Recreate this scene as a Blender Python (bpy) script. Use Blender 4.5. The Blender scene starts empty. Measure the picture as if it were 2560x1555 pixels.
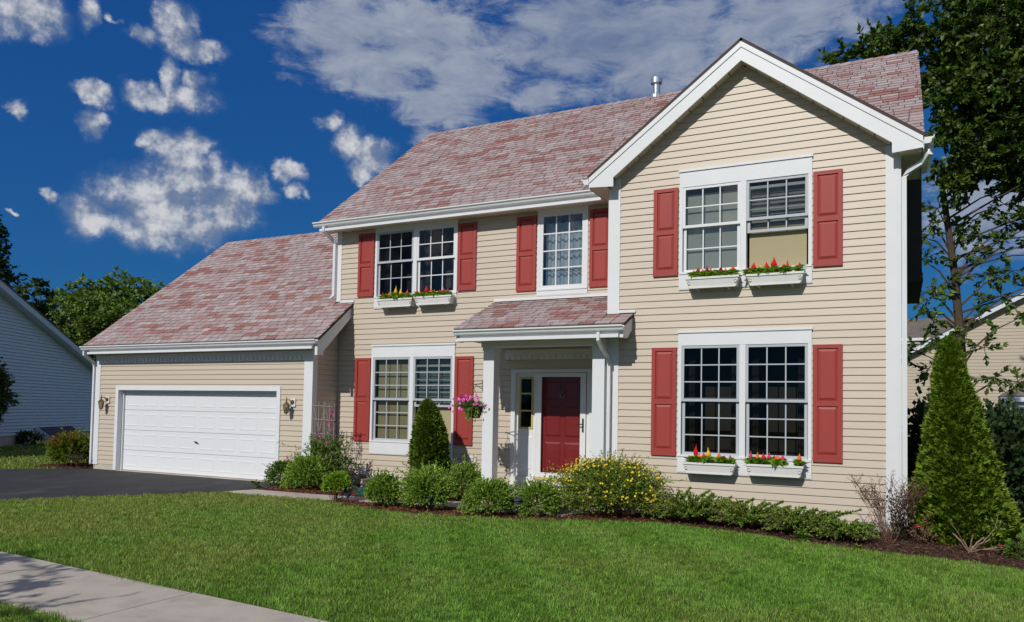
import bpy, math, random
import numpy as np
from mathutils import Vector, Matrix

random.seed(7)
RNG = np.random.default_rng(11)
SC = bpy.context.scene
COL = SC.collection
PI = math.pi

# ------------------------------------------------------------------ camera
cam_d = bpy.data.cameras.new('camera')
cam = bpy.data.objects.new('camera', cam_d)
COL.objects.link(cam)
cam_d.sensor_width = 36.0
cam_d.lens = 27.016
cam_d.shift_y = 0.0661
cam_d.clip_start = 0.1
cam_d.clip_end = 2000.0
R_ = Vector((0.89384, 0.448023, 0.018017)); U_ = Vector((0.002035, -0.044235, 0.999019)); F_ = Vector((-0.448381, 0.892927, 0.040451))
cam.matrix_world = Matrix(((R_.x, U_.x, -F_.x, 16.4058), (R_.y, U_.y, -F_.y, -12.7574), (R_.z, U_.z, -F_.z, 1.5913), (0, 0, 0, 1)))
SC.camera = cam
CAM = np.array([16.4058, -12.7574, 1.5913])

# ------------------------------------------------------------------ colour management, sun, sky
SC.view_settings.view_transform = 'Standard'
SC.view_settings.look = 'None'
SC.view_settings.exposure = 0.0
SC.view_settings.gamma = 1.0
SC.view_settings.use_curve_mapping = False
SC.render.engine = 'CYCLES'
SC.cycles.max_bounces = 8
SC.cycles.transparent_max_bounces = 24

SUN_DIR = Vector((0.10, 1.0, -0.78)).normalized()
sun_d = bpy.data.lights.new('sun', 'SUN')
sun_d.energy = 3.4
sun_d.angle = math.radians(0.5)
sun_d.color = (1.0, 0.965, 0.905)
sun = bpy.data.objects.new('sun', sun_d)
COL.objects.link(sun)
sun.rotation_euler = SUN_DIR.to_track_quat('-Z', 'Y').to_euler()
sun.location = (10, -30, 25)

CU = [(-0.895, 0.23, 0.085, 0.05), (-0.872, 0.262, 0.055, 0.045), (-0.83, 0.24, 0.05, 0.035), (-0.925, 0.205, 0.042, 0.028), (-0.858, 0.219, 0.045, 0.029), (-0.807, 0.261, 0.037, 0.024), (-0.972, 0.204, 0.036, 0.027), (-0.886, 0.294, 0.039, 0.023), (-0.92, 0.303, 0.02, 0.013), (-0.866, 0.311, 0.026, 0.016), (-0.891, 0.429, 0.028, 0.027), (-0.879, 0.412, 0.038, 0.015), (-0.929, 0.411, 0.02, 0.012), (-0.896, 0.374, 0.013, 0.03), (-0.911, 0.356, 0.041, 0.017), (-0.874, 0.36, 0.04, 0.017), (-0.866, 0.377, 0.021, 0.014), (-0.977, 0.338, 0.025, 0.011), (-0.977, 0.307, 0.014, 0.02), (-1.011, 0.22, 0.01, 0.008), (-1.045, 0.405, 0.044, 0.023), (-0.985, 0.42, 0.016, 0.019), (-1.049, 0.311, 0.012, 0.008), (-1.052, 0.201, 0.007, 0.004), (-0.961, 0.423, 0.009, 0.005), (-0.704, 0.347, 0.019, 0.011), (-0.68, 0.325, 0.026, 0.024), (-0.648, 0.315, 0.027, 0.027), (-0.667, 0.291, 0.02, 0.016), (-0.758, 0.286, 0.019, 0.016), (-0.782, 0.256, 0.015, 0.012), (-0.752, 0.262, 0.013, 0.01),
      (-1.36, 0.3, 0.16, 0.09), (-1.62, 0.55, 0.324, 0.176), (-1.95, 0.28, 0.297, 0.149), (-2.25, 0.62, 0.351, 0.203), (-2.55, 0.3, 0.324, 0.162), (-2.95, 0.36, 0.27, 0.162), (-2.8, 0.85, 0.486, 0.216),  # from here on unseen clouds, added and enlarged to brighten the shaded walls
      (2.85, 0.3, 0.297, 0.162), (2.45, 0.6, 0.378, 0.203), (2.2, 0.26, 0.297, 0.149), (1.75, 0.48, 0.351, 0.189), (1.4, 0.24, 0.297, 0.149), (1.05, 0.52, 0.338, 0.189), (0.75, 0.26, 0.243, 0.135), (0.45, 0.34, 0.12, 0.08), (-1, 0.78, 0.405, 0.203), (0.2, 0.85, 0.472, 0.216), (1.9, 0.9, 0.54, 0.243)]
CI = [(-0.692, 0.458, 0.101, 0.064), (-0.653, 0.415, 0.119, 0.045), (-0.595, 0.453, 0.132, 0.065), (-0.572, 0.385, 0.082, 0.038), (-0.529, 0.42, 0.093, 0.059), (-0.581, 0.346, 0.033, 0.024), (-0.435, 0.396, 0.038, 0.028), (-0.381, 0.463, 0.176, 0.09), (-0.273, 0.445, 0.192, 0.09), (-0.294, 0.398, 0.068, 0.028), (-0.12, 0.461, 0.172, 0.058), (0.084, 0.232, 0.072, 0.075),
      (-0.5, 0.66, 0.5, 0.17), (0.4, 0.62, 0.4, 0.17), (1.2, 0.6, 0.5, 0.2), (2.6, 0.6, 0.6, 0.25), (-1.9, 0.6, 0.5, 0.2), (-2.7, 0.6, 0.5, 0.25), (1.9, 1.0, 0.8, 0.25), (-1.2, 1.0, 0.8, 0.25), (3.0, 1.1, 0.8, 0.3)]  # high cloud outside the view, added to raise the ambient light


class NT:
    """tiny node helper"""
    def __init__(s, tree):
        s.t = tree; s.n = tree.nodes; s.l = tree.links
        s.n.clear()
    def add(s, typ, **kw):
        nd = s.n.new(typ)
        for k, v in kw.items():
            setattr(nd, k, v)
        return nd
    def set(s, nd, i, v):
        if hasattr(v, 'is_linked') or isinstance(v, bpy.types.NodeSocket):
            s.l.new(v, nd.inputs[i])
        else:
            nd.inputs[i].default_value = v
    def math(s, op, a, b=0.0, c=None, clamp=False):
        nd = s.add('ShaderNodeMath', operation=op, use_clamp=clamp)
        s.set(nd, 0, a); s.set(nd, 1, b)
        if c is not None: s.set(nd, 2, c)
        return nd.outputs[0]
    def vmath(s, op, a, b=None, scale=None):
        nd = s.add('ShaderNodeVectorMath', operation=op)
        s.set(nd, 0, a)
        if b is not None: s.set(nd, 1, b)
        if scale is not None: s.set(nd, 3, scale)
        return nd.outputs['Value'] if op in ('LENGTH', 'DOT_PRODUCT', 'DISTANCE') else nd.outputs[0]
    def noise(s, vec, scale, detail=4.0, rough=0.55, out=0, dist=0.0):
        nd = s.add('ShaderNodeTexNoise')
        if vec is not None: s.l.new(vec, nd.inputs['Vector'])
        nd.inputs['Scale'].default_value = scale
        nd.inputs['Detail'].default_value = detail
        nd.inputs['Roughness'].default_value = rough
        nd.inputs['Distortion'].default_value = dist
        return nd.outputs[out]
    def ramp(s, v, a, b, c=0.0, d=1.0, smooth=False):
        nd = s.add('ShaderNodeMapRange')
        nd.interpolation_type = 'SMOOTHSTEP' if smooth else 'LINEAR'
        s.set(nd, 0, v); s.set(nd, 1, a); s.set(nd, 2, b); s.set(nd, 3, c); s.set(nd, 4, d)
        return nd.outputs[0]
    def mix(s, f, a, b, blend='MIX'):
        nd = s.add('ShaderNodeMix', data_type='RGBA', blend_type=blend)
        s.set(nd, 0, f)
        for i, v in ((6, a), (7, b)):
            if isinstance(v, tuple) and len(v) == 3: v = (*v, 1.0)
            s.set(nd, i, v)
        return nd.outputs[2]


def make_world():
    w = bpy.data.worlds.new('World')
    SC.world = w
    w.use_nodes = True
    t = NT(w.node_tree)
    out = t.add('ShaderNodeOutputWorld')
    bg = t.add('ShaderNodeBackground')
    bg.inputs[1].default_value = 0.1
    sky = t.add('ShaderNodeTexSky', sky_type='NISHITA')
    sky.sun_disc = False
    sky.sun_elevation = math.radians(37.8)
    sky.sun_rotation = math.radians(185.7)
    sky.altitude = 200
    sky.air_density = 1.0; sky.dust_density = 0.4; sky.ozone_density = 2.5
    # deeper, more saturated blue than the raw model (the air in the photograph is very clear)
    sep = t.add('ShaderNodeSeparateColor'); t.l.new(sky.outputs[0], sep.inputs[0])
    com = t.add('ShaderNodeCombineColor')
    for i, (g, m) in enumerate(SKY_GAIN):
        t.l.new(t.math('MULTIPLY', t.math('POWER', sep.outputs[i], g), m), com.inputs[i])
    skyc = com.outputs[0]
    tc = t.add('ShaderNodeTexCoord')
    d = tc.outputs['Generated']
    sx = t.add('ShaderNodeSeparateXYZ'); t.l.new(d, sx.inputs[0])
    az = t.math('ARCTAN2', sx.outputs[0], sx.outputs[1])
    el = t.math('ARCSINE', sx.outputs[2])
    cv = t.add('ShaderNodeCombineXYZ'); t.l.new(az, cv.inputs[0]); t.l.new(el, cv.inputs[1])
    p0 = cv.outputs[0]
    wn = t.noise(p0, 20.0, 7.0, 0.62, out=1)
    warp = t.vmath('SCALE', t.vmath('SUBTRACT', wn, (0.5, 0.5, 0.5)), scale=0.05)
    w2 = t.vmath('SCALE', t.vmath('SUBTRACT', t.noise(p0, 9.0, 2.0, 0.5, out=1), (0.5, 0.5, 0.5)), scale=0.035)
    p = t.vmath('ADD', t.vmath('ADD', p0, warp), w2)
    def field(blobs, pw):
        acc = None
        for (a, e, ra, re) in blobs:
            v = t.vmath('MULTIPLY', t.vmath('SUBTRACT', p, (a, e, 0)), (1 / ra, 1 / re, 0))
            f = t.math('SUBTRACT', 1.0, t.math('POWER', t.vmath('LENGTH', v), pw))
            acc = f if acc is None else t.math('MAXIMUM', acc, f)
        return acc
    fcu = field(CU, 2.0)
    ncu = t.noise(p0, 26.0, 10.0, 0.66)
    dens = t.math('ADD', fcu, t.math('MULTIPLY', t.math('SUBTRACT', ncu, 0.54), 2.7))
    acu = t.ramp(dens, -0.10, 1.05, smooth=True)
    fci = field(CI, 1.0)
    st = t.vmath('MULTIPLY', p0, (1.0, 2.3, 1.0))
    nci = t.noise(st, 16.0, 8.0, 0.66, dist=0.4)
    densi = t.math('ADD', fci, t.math('MULTIPLY', t.math('SUBTRACT', nci, 0.52), 1.7))
    aci = t.ramp(densi, -0.05, 0.62, 0.0, 0.86, smooth=True)
    # cloud brightness: thick sunlit heads are near white, thin and lower parts greyer and bluer
    off = t.vmath('ADD', p0, (0.006, 0.012, 0.0))
    nup = t.noise(off, 26.0, 10.0, 0.66)
    lo = t.math('SUBTRACT', t.noise(p0, 13.0, 4.0, 0.55), t.noise(t.vmath('ADD', p0, (0.010, 0.022, 0.0)), 13.0, 4.0, 0.55))
    lit = t.math('ADD', t.math('ADD', t.math('MULTIPLY', t.math('SUBTRACT', ncu, nup), 2.0), t.math('MULTIPLY', lo, 3.2)), t.math('MULTIPLY', dens, 0.40))
    ccu = t.mix(t.ramp(lit, -0.15, 0.85), (2.0, 2.5, 3.5), (6.2, 6.3, 6.6))
    big = t.noise(p0, 3.0, 3.0, 0.5)
    cci = t.mix(t.ramp(t.math('ADD', nci, big), 0.75, 1.25), (1.7, 2.2, 3.4), (4.1, 4.5, 5.2))
    c1 = t.mix(aci, skyc, cci)
    veil = t.ramp(t.math('ADD', fcu, t.math('MULTIPLY', t.math('SUBTRACT', ncu, 0.5), 1.2)), -0.40, 0.6, 0.0, 0.22, smooth=True)
    c1 = t.mix(veil, c1, (1.9, 2.6, 3.9))
    c2 = t.mix(t.math('MULTIPLY', acu, 0.95), c1, ccu)
    t.l.new(c2, bg.inputs[0])
    t.l.new(bg.outputs[0], out.inputs[0])

SKY_GAIN = [(0.7, 0.0936), (0.6, 0.487), (0.35, 1.702)]
make_world()

# ------------------------------------------------------------------ materials
def newmat(name):
    m = bpy.data.materials.new(name)
    m.use_nodes = True
    return m, NT(m.node_tree)

def pm(name, col, rough=0.6, var=0.08, vscale=2.0, bump=0.0, bscale=60.0, island=0.0, spec=0.3, metal=0.0, col2=None, c2scale=6.0, c2lo=0.45, c2hi=0.65, stretch=(1, 1, 1)):
    m, t = newmat(name)
    out = t.add('ShaderNodeOutputMaterial')
    b = t.add('ShaderNodeBsdfPrincipled')
    geo = t.add('ShaderNodeNewGeometry')
    pos = geo.outputs['Position']
    if stretch != (1, 1, 1):
        pos = t.vmath('MULTIPLY', pos, stretch)
    c = (*col, 1.0)
    if col2 is not None:
        c = t.mix(t.ramp(t.noise(pos, c2scale, 5.0, 0.6), c2lo, c2hi), tuple(col), tuple(col2))
    k = t.ramp(t.noise(pos, vscale, 5.0, 0.6), 0.25, 0.75, 1 - var, 1 + var)
    if island:
        k = t.math('MULTIPLY', k, t.ramp(geo.outputs['Random Per Island'], 0, 1, 1 - island, 1 + island))
    c = t.vmath('SCALE', c, scale=k) if col2 is not None else t.vmath('SCALE', tuple(col), scale=k)
    t.l.new(c, b.inputs['Base Color'])
    b.inputs['Roughness'].default_value = rough
    b.inputs['Specular IOR Level'].default_value = spec
    b.inputs['Metallic'].default_value = metal
    if bump:
        bn = t.add('ShaderNodeBump')
        bn.inputs['Strength'].default_value = bump
        bn.inputs['Distance'].default_value = 0.01
        t.l.new(t.noise(pos, bscale, 6.0, 0.6), bn.inputs['Height'])
        t.l.new(bn.outputs[0], b.inputs['Normal'])
    t.l.new(b.outputs[0], out.inputs[0])
    return m

def leafmat(name, a, b_, transl=0.3, spread=0.35, gloss=0.35, pscale=1.2):
    """two-tone foliage: each leaf its own tint, plus slow drift through the plant"""
    m, t = newmat(name)
    out = t.add('ShaderNodeOutputMaterial')
    geo = t.add('ShaderNodeNewGeometry')
    rnd = geo.outputs['Random Per Island']
    f = t.math('ADD', t.math('MULTIPLY', rnd, 0.7), t.math('MULTIPLY', t.noise(geo.outputs['Position'], pscale, 3.0), 0.5))
    c = t.mix(t.ramp(f, 0.2, 0.95), tuple(a), tuple(b_))
    k = t.ramp(t.math('FRACT', t.math('MULTIPLY', rnd, 37.7)), 0, 1, 1 - spread, 1 + spread)
    c = t.vmath('SCALE', c, scale=k)
    p = t.add('ShaderNodeBsdfPrincipled')
    t.l.new(c, p.inputs['Base Color'])
    p.inputs['Roughness'].default_value = 0.45
    p.inputs['Specular IOR Level'].default_value = gloss
    tr = t.add('ShaderNodeBsdfTranslucent')
    c2 = t.mix(1.0, c, (1.35, 1.5, 0.6, 1.0), 'MULTIPLY')
    t.l.new(c2, tr.inputs[0])
    mx = t.add('ShaderNodeMixShader')
    mx.inputs[0].default_value = transl
    t.l.new(p.outputs[0], mx.inputs[1]); t.l.new(tr.outputs[0], mx.inputs[2])
    t.l.new(mx.outputs[0], out.inputs[0])
    return m

def glassmat(name, tint, refl):
    m, t = newmat(name)
    out = t.add('ShaderNodeOutputMaterial')
    fr = t.add('ShaderNodeFresnel'); fr.inputs[0].default_value = 1.5
    fac = t.math('MINIMUM', t.math('MULTIPLY', fr.outputs[0], refl), 1.0)
    tr = t.add('ShaderNodeBsdfTransparent'); tr.inputs[0].default_value = (*tint, 1)
    gl = t.add('ShaderNodeBsdfGlossy'); gl.inputs['Roughness'].default_value = 0.015
    geo = t.add('ShaderNodeNewGeometry')
    bn = t.add('ShaderNodeBump'); bn.inputs['Strength'].default_value = 0.12; bn.inputs['Distance'].default_value = 0.01
    t.l.new(t.noise(geo.outputs['Position'], 3.0, 2.0), bn.inputs['Height'])
    t.l.new(bn.outputs[0], gl.inputs['Normal'])
    mx = t.add('ShaderNodeMixShader')
    t.l.new(fac, mx.inputs[0]); t.l.new(tr.outputs[0], mx.inputs[1]); t.l.new(gl.outputs[0], mx.inputs[2])
    t.l.new(mx.outputs[0], out.inputs[0])
    return m

M = {}
M['siding'] = pm('cream_vinyl_siding', (0.545, 0.462, 0.368), 0.45, 0.04, 1.2, bump=0.05, bscale=150, spec=0.35, island=0.018, stretch=(0.3, 1, 4))
M['white'] = pm('white_painted_trim', (0.71, 0.715, 0.725), 0.4, 0.03, 3.0, bump=0.03, bscale=90, spec=0.4)
M['gdoor'] = pm('white_steel_door', (0.72, 0.725, 0.735), 0.38, 0.025, 1.0, bump=0.04, bscale=260, spec=0.4, stretch=(0.2, 1, 1))
M['soffit'] = pm('cream_soffit', (0.60, 0.52, 0.41), 0.55, 0.04)
M['gutter'] = pm('white_aluminium', (0.70, 0.71, 0.72), 0.32, 0.04, 2.0, spec=0.5)
M['shutter'] = pm('red_shutter_vinyl', (0.335, 0.050, 0.042), 0.48, 0.06, 5.0, bump=0.12, bscale=90, spec=0.35, stretch=(4, 4, 0.4))
M['door'] = pm('crimson_door_paint', (0.225, 0.016, 0.018), 0.45, 0.06, 3.0, spec=0.4)
M['concrete'] = pm('pale_concrete', (0.47, 0.41, 0.345), 0.9, 0.10, 1.5, bump=0.35, bscale=120, spec=0.15, col2=(0.37, 0.325, 0.275), c2scale=2.2)
M['found'] = pm('foundation_concrete', (0.50, 0.45, 0.37), 0.9, 0.1, 3.0, bump=0.3, bscale=40, spec=0.1)
M['asphalt'] = pm('asphalt', (0.038, 0.037, 0.040), 0.82, 0.30, 2.2, bump=0.8, bscale=160, spec=0.3, col2=(0.070, 0.066, 0.066), c2scale=1.3, c2lo=0.5, c2hi=0.8, stretch=(1, 0.6, 1))
M['soil'] = pm('bark_mulch_soil', (0.070, 0.040, 0.028), 0.95, 0.3, 9.0, bump=1.0, bscale=50, spec=0.05)
M['lawn'] = pm('turf', (0.065, 0.100, 0.020), 0.95, 0.25, 1.5, bump=0.8, bscale=70, spec=0.05, col2=(0.075, 0.105, 0.022), c2scale=0.7)
M['brass'] = pm('aged_brass', (0.36, 0.24, 0.10), 0.35, 0.2, 20.0, spec=0.5, metal=0.85)
M['lampglass'] = glassmat('lantern_glass', (0.86, 0.83, 0.70), 1.6)
M['steel'] = pm('galvanised_steel', (0.62, 0.64, 0.66), 0.32, 0.12, 8.0, metal=0.9)
M['black'] = pm('black_iron', (0.022, 0.022, 0.024), 0.5, 0.2, 8.0, spec=0.4)
M['lampgrey'] = pm('weathered_black_plastic', (0.055, 0.055, 0.062), 0.55, 0.2, 8.0, spec=0.3)
M['planter'] = pm('white_planter_plastic', (0.70, 0.68, 0.66), 0.45, 0.05, 6.0, spec=0.4)
M['pot'] = pm('dark_brown_pot', (0.035, 0.020, 0.016), 0.5, 0.2, 8.0, spec=0.35)
M['trellis'] = pm('weathered_trellis_wood', (0.30, 0.27, 0.26), 0.8, 0.15, 12.0, spec=0.15)
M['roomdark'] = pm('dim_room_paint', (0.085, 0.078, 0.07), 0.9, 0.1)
M['blind'] = pm('tan_window_shade', (0.38, 0.33, 0.195), 0.8, 0.05, 2.0, stretch=(1, 1, 30))
M['slat'] = pm('pale_venetian_slats', (0.50, 0.50, 0.44), 0.6, 0.05, 3.0)
M['curtain'] = pm('pale_blue_curtain', (0.60, 0.66, 0.74), 0.8, 0.12, 14.0, stretch=(1, 1, 0.1))
M['darkcurtain'] = pm('dark_drape', (0.065, 0.065, 0.07), 0.85, 0.2, 10.0)
M['sash_grey'] = pm('grey_white_sash', (0.43, 0.46, 0.49), 0.4, 0.04, 3.0, spec=0.4)
M['glass'] = glassmat('window_glass', (0.72, 0.75, 0.74), 1.5)
M['glass_screen'] = glassmat('screened_window_glass', (0.45, 0.45, 0.44), 0.55)
M['glass_clear'] = glassmat('bright_window_glass', (0.80, 0.85, 0.84), 3.2)
M['stormglass'] = glassmat('storm_door_glass', (0.90, 0.90, 0.90), 0.5)
M['bark'] = pm('tree_bark', (0.085, 0.065, 0.05), 0.9, 0.3, 8.0, bump=1.0, bscale=25, spec=0.1, stretch=(3, 3, 0.6))
M['twig'] = pm('brown_twig', (0.16, 0.085, 0.06), 0.85, 0.3, 20.0, island=0.3, spec=0.1)
M['palecane'] = pm('pale_pruned_cane', (0.27, 0.19, 0.13), 0.85, 0.3, 20.0, island=0.3, spec=0.1)
M['hose'] = pm('teal_green_hose', (0.012, 0.10, 0.085), 0.4, 0.1, 8.0, spec=0.4)
M['roofedge'] = pm('dark_shingle_edge', (0.075, 0.055, 0.052), 0.9, 0.2, 8.0)
M['tan_frame'] = pm('yellowed_glazing_frame', (0.52, 0.44, 0.14), 0.5, 0.1, 5.0)
SHC = [(0.375, 0.304, 0.297), (0.410, 0.340, 0.334), (0.345, 0.215, 0.200), (0.300, 0.150, 0.134), (0.365, 0.262, 0.252)]
M['sh'] = [pm('shingle_tint_%s' % n, c, 0.92, 0.16, 14.0, bump=0.6, bscale=160, spec=0.12, island=0.10) for n, c in zip(('grey_pink', 'pale_pink', 'dusty_red', 'brick_red', 'rose'), SHC)]
M['sh_grey'] = pm('grey_brown_shingles', (0.16, 0.135, 0.115), 0.92, 0.25, 3.0, bump=0.6, bscale=90, spec=0.1)
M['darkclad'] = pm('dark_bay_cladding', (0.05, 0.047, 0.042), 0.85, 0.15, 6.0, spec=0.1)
M['nb_white'] = pm('neighbour_white_siding', (0.62, 0.67, 0.72), 0.5, 0.03, 1.5, spec=0.3)
M['nb_beige'] = pm('neighbour_beige_siding', (0.46, 0.39, 0.30), 0.5, 0.03, 1.5, spec=0.3)
M['mulch'] = None

def chipmat():
    m, t = newmat('shredded_bark')
    out = t.add('ShaderNodeOutputMaterial'); b = t.add('ShaderNodeBsdfPrincipled')
    geo = t.add('ShaderNodeNewGeometry')
    pos = geo.outputs['Position']; rnd = geo.outputs['Random Per Island']
    sx = t.add('ShaderNodeSeparateXYZ'); t.l.new(pos, sx.inputs[0])
    red = t.mix(rnd, (0.10, 0.030, 0.014), (0.34, 0.125, 0.058))
    brn = t.mix(rnd, (0.055, 0.030, 0.020), (0.19, 0.105, 0.065))
    c = t.mix(t.ramp(sx.outputs[0], 12.5, 14.5), red, brn)   # old grey-brown bark towards the rose bed, fresh red bark by the walk
    t.l.new(c, b.inputs['Base Color']); b.inputs['Roughness'].default_value = 0.9; b.inputs['Specular IOR Level'].default_value = 0.1
    t.l.new(b.outputs[0], out.inputs[0])
    return m
M['mulch'] = chipmat()

def grassmat():
    m, t = newmat('grass_blade')
    out = t.add('ShaderNodeOutputMaterial')
    geo = t.add('ShaderNodeNewGeometry')
    pos = geo.outputs['Position']; rnd = geo.outputs['Random Per Island']
    sx = t.add('ShaderNodeSeparateXYZ'); t.l.new(pos, sx.inputs[0])
    flat = t.add('ShaderNodeCombineXYZ'); t.l.new(sx.outputs[0], flat.inputs[0]); t.l.new(sx.outputs[1], flat.inputs[1])
    big = t.noise(flat.outputs[0], 0.55, 4.0, 0.55)
    mid = t.noise(flat.outputs[0], 3.2, 4.0, 0.6)
    tuft = t.noise(flat.outputs[0], 9.0, 4.0, 0.6)
    lush = t.mix(t.ramp(mid, 0.3, 0.7), (0.135, 0.290, 0.036), (0.220, 0.400, 0.058))
    dry = t.mix(t.ramp(mid, 0.3, 0.7), (0.210, 0.300, 0.056), (0.320, 0.375, 0.092))
    # the grass is thinner and yellower towards the driveway and along the pavement
    west = t.ramp(sx.outputs[0], 12.0, 6.0, 0.0, 0.26)
    c = t.mix(t.ramp(t.math('ADD', big, west), 0.42, 0.82), lush, dry)
    c = t.vmath('SCALE', c, scale=t.ramp(rnd, 0, 1, 0.55, 1.45))
    c = t.vmath('SCALE', c, scale=t.ramp(tuft, 0.33, 0.66, 0.60, 1.26))
    straw = t.math('GREATER_THAN', t.math('FRACT', t.math('MULTIPLY', rnd, 91.3)), t.ramp(t.math('ADD', big, west), 0.45, 1.0, 0.985, 0.86))
    c = t.mix(straw, c, (0.42, 0.33, 0.15, 1.0))
    p = t.add('ShaderNodeBsdfPrincipled'); t.l.new(c, p.inputs['Base Color'])
    p.inputs['Roughness'].default_value = 0.5; p.inputs['Specular IOR Level'].default_value = 0.25
    tr = t.add('ShaderNodeBsdfTranslucent')
    t.l.new(t.mix(1.0, c, (1.3, 1.4, 0.5, 1.0), 'MULTIPLY'), tr.inputs[0])
    mx = t.add('ShaderNodeMixShader'); mx.inputs[0].default_value = 0.28
    t.l.new(p.outputs[0], mx.inputs[1]); t.l.new(tr.outputs[0], mx.inputs[2]); t.l.new(mx.outputs[0], out.inputs[0])
    return m
M['grass'] = grassmat()

M['box_leaf'] = leafmat('boxwood_leaf', (0.085, 0.175, 0.022), (0.320, 0.450, 0.062), 0.25, 0.35)
M['box_dark'] = leafmat('dark_shrub_leaf', (0.050, 0.105, 0.018), (0.145, 0.235, 0.036), 0.22, 0.35)
M['lime_leaf'] = leafmat('lime_leaf', (0.15, 0.27, 0.02), (0.29, 0.42, 0.045), 0.3, 0.25)
M['pot_leaf'] = leafmat('potentilla_leaf', (0.090, 0.150, 0.020), (0.310, 0.360, 0.060), 0.25, 0.35)
M['burn_leaf'] = leafmat('yellow_green_leaf', (0.075, 0.125, 0.014), (0.220, 0.265, 0.035), 0.3, 0.3)
M['burn_tip'] = leafmat('russet_leaf', (0.20, 0.09, 0.02), (0.30, 0.15, 0.03), 0.3, 0.3)
M['arb_dark'] = leafmat('dark_arborvitae_spray', (0.050, 0.110, 0.012), (0.180, 0.270, 0.032), 0.15, 0.35, 0.2)
M['arb_light'] = leafmat('arborvitae_spray', (0.095, 0.165, 0.014), (0.225, 0.320, 0.036), 0.18, 0.3, 0.2)
M['juniper'] = leafmat('juniper_needles', (0.070, 0.140, 0.020), (0.250, 0.350, 0.055), 0.12, 0.35, 0.2)
M['tree_leaf'] = leafmat('tree_leaf', (0.026, 0.060, 0.010), (0.120, 0.190, 0.024), 0.28, 0.4, 0.4, 0.6)
M['far_leaf'] = leafmat('far_tree_leaf', (0.065, 0.120, 0.020), (0.185, 0.265, 0.046), 0.25, 0.35, 0.25, 0.5)
M['far_dark'] = leafmat('far_dark_leaf', (0.024, 0.052, 0.015), (0.075, 0.115, 0.030), 0.2, 0.35, 0.25, 0.5)
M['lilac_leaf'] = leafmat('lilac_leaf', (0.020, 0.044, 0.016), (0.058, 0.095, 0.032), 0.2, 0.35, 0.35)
M['vine_leaf'] = leafmat('sweet_pea_leaf', (0.065, 0.120, 0.022), (0.200, 0.285, 0.060), 0.3, 0.3)
M['celosia_leaf'] = leafmat('celosia_leaf', (0.12, 0.24, 0.02), (0.32, 0.48, 0.06), 0.3, 0.25)
M['rose_leaf'] = leafmat('rose_leaf', (0.03, 0.022, 0.018), (0.055, 0.06, 0.022), 0.2, 0.3)
M['trail_leaf'] = leafmat('trailing_leaf', (0.10, 0.18, 0.02), (0.22, 0.32, 0.05), 0.3, 0.25)
M['yellowflower'] = pm('yellow_petal', (0.74, 0.52, 0.03), 0.6, 0.1, 9.0, island=0.2)
M['magenta'] = pm('magenta_petal', (0.48, 0.035, 0.25), 0.6, 0.1, 9.0, island=0.2)
M['petunia'] = pm('pink_petunia_petal', (0.66, 0.10, 0.42), 0.6, 0.08, 20.0, island=0.12)
M['petunia_eye'] = pm('pale_flower_eye', (0.80, 0.50, 0.66), 0.6, 0.05)
M['rosepink'] = pm('hot_pink_rose', (0.75, 0.015, 0.10), 0.55, 0.1, 9.0, island=0.2)
M['rosered'] = pm('dark_red_rose', (0.30, 0.012, 0.012), 0.55, 0.1, 9.0, island=0.2)
PLUME = {'red': (0.62, 0.012, 0.012), 'dark red': (0.22, 0.006, 0.020), 'orange': (0.78, 0.16, 0.015), 'yellow': (0.80, 0.48, 0.02), 'pink': (0.62, 0.045, 0.10), 'magenta': (0.40, 0.02, 0.16), 'scarlet': (0.72, 0.05, 0.012)}
for k_, c_ in PLUME.items():
    M['pl_' + k_] = pm('%s_plume' % k_.replace(' ', '_'), c_, 0.7, 0.25, 60.0, bump=0.8, bscale=140, spec=0.15)

# ------------------------------------------------------------------ object helpers
WORG = {}

def tag(o, label=None, cat=None, group=None, kind=None):
    if label: o['label'] = label
    if cat: o['category'] = cat
    if group: o['group'] = group
    if kind: o['kind'] = kind
    return o

def link(o, parent=None, world=(0, 0, 0)):
    COL.objects.link(o)
    wv = Vector(world)
    WORG[o.name] = wv
    if parent is not None:
        o.parent = parent
        o.location = wv - WORG[parent.name]
    else:
        o.location = wv
    return o

def thing(name, loc, label, cat, group=None, kind=None):
    o = bpy.data.objects.new(name, None)
    o.empty_display_size = 0.2
    link(o, None, loc)
    return tag(o, label, cat, group, kind)

def mesh_np(name, V, tris, mats, mi=None, origin=None, smooth=False):
    V = np.asarray(V, dtype=np.float64); tris = np.asarray(tris, dtype=np.int32)
    if origin is None:
        lo = V.min(0); hi = V.max(0)
        origin = np.array([(lo[0] + hi[0]) / 2, (lo[1] + hi[1]) / 2, lo[2]])
    me = bpy.data.meshes.new(name)
    n, k = len(V), tris.shape[1]
    me.vertices.add(n)
    me.vertices.foreach_set('co', (V - origin).astype(np.float32).ravel())
    me.loops.add(len(tris) * k)
    me.loops.foreach_set('vertex_index', tris.ravel())
    me.polygons.add(len(tris))
    me.polygons.foreach_set('loop_start', np.arange(0, len(tris) * k, k, dtype=np.int32))
    me.polygons.foreach_set('loop_total', np.full(len(tris), k, dtype=np.int32))
    for m in (mats if isinstance(mats, (list, tuple)) else [mats]):
        me.materials.append(m)
    if mi is not None:
        me.polygons.foreach_set('material_index', np.asarray(mi, dtype=np.int32))
    if smooth:
        me.polygons.foreach_set('use_smooth', np.ones(len(tris), dtype=bool))
    me.update(calc_edges=True)
    return me, origin

def np_obj(name, V, tris, mats, parent=None, mi=None, smooth=False):
    me, org = mesh_np(name, V, tris, mats, mi, None, smooth)
    return link(bpy.data.objects.new(name, me), parent, tuple(org))

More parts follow.
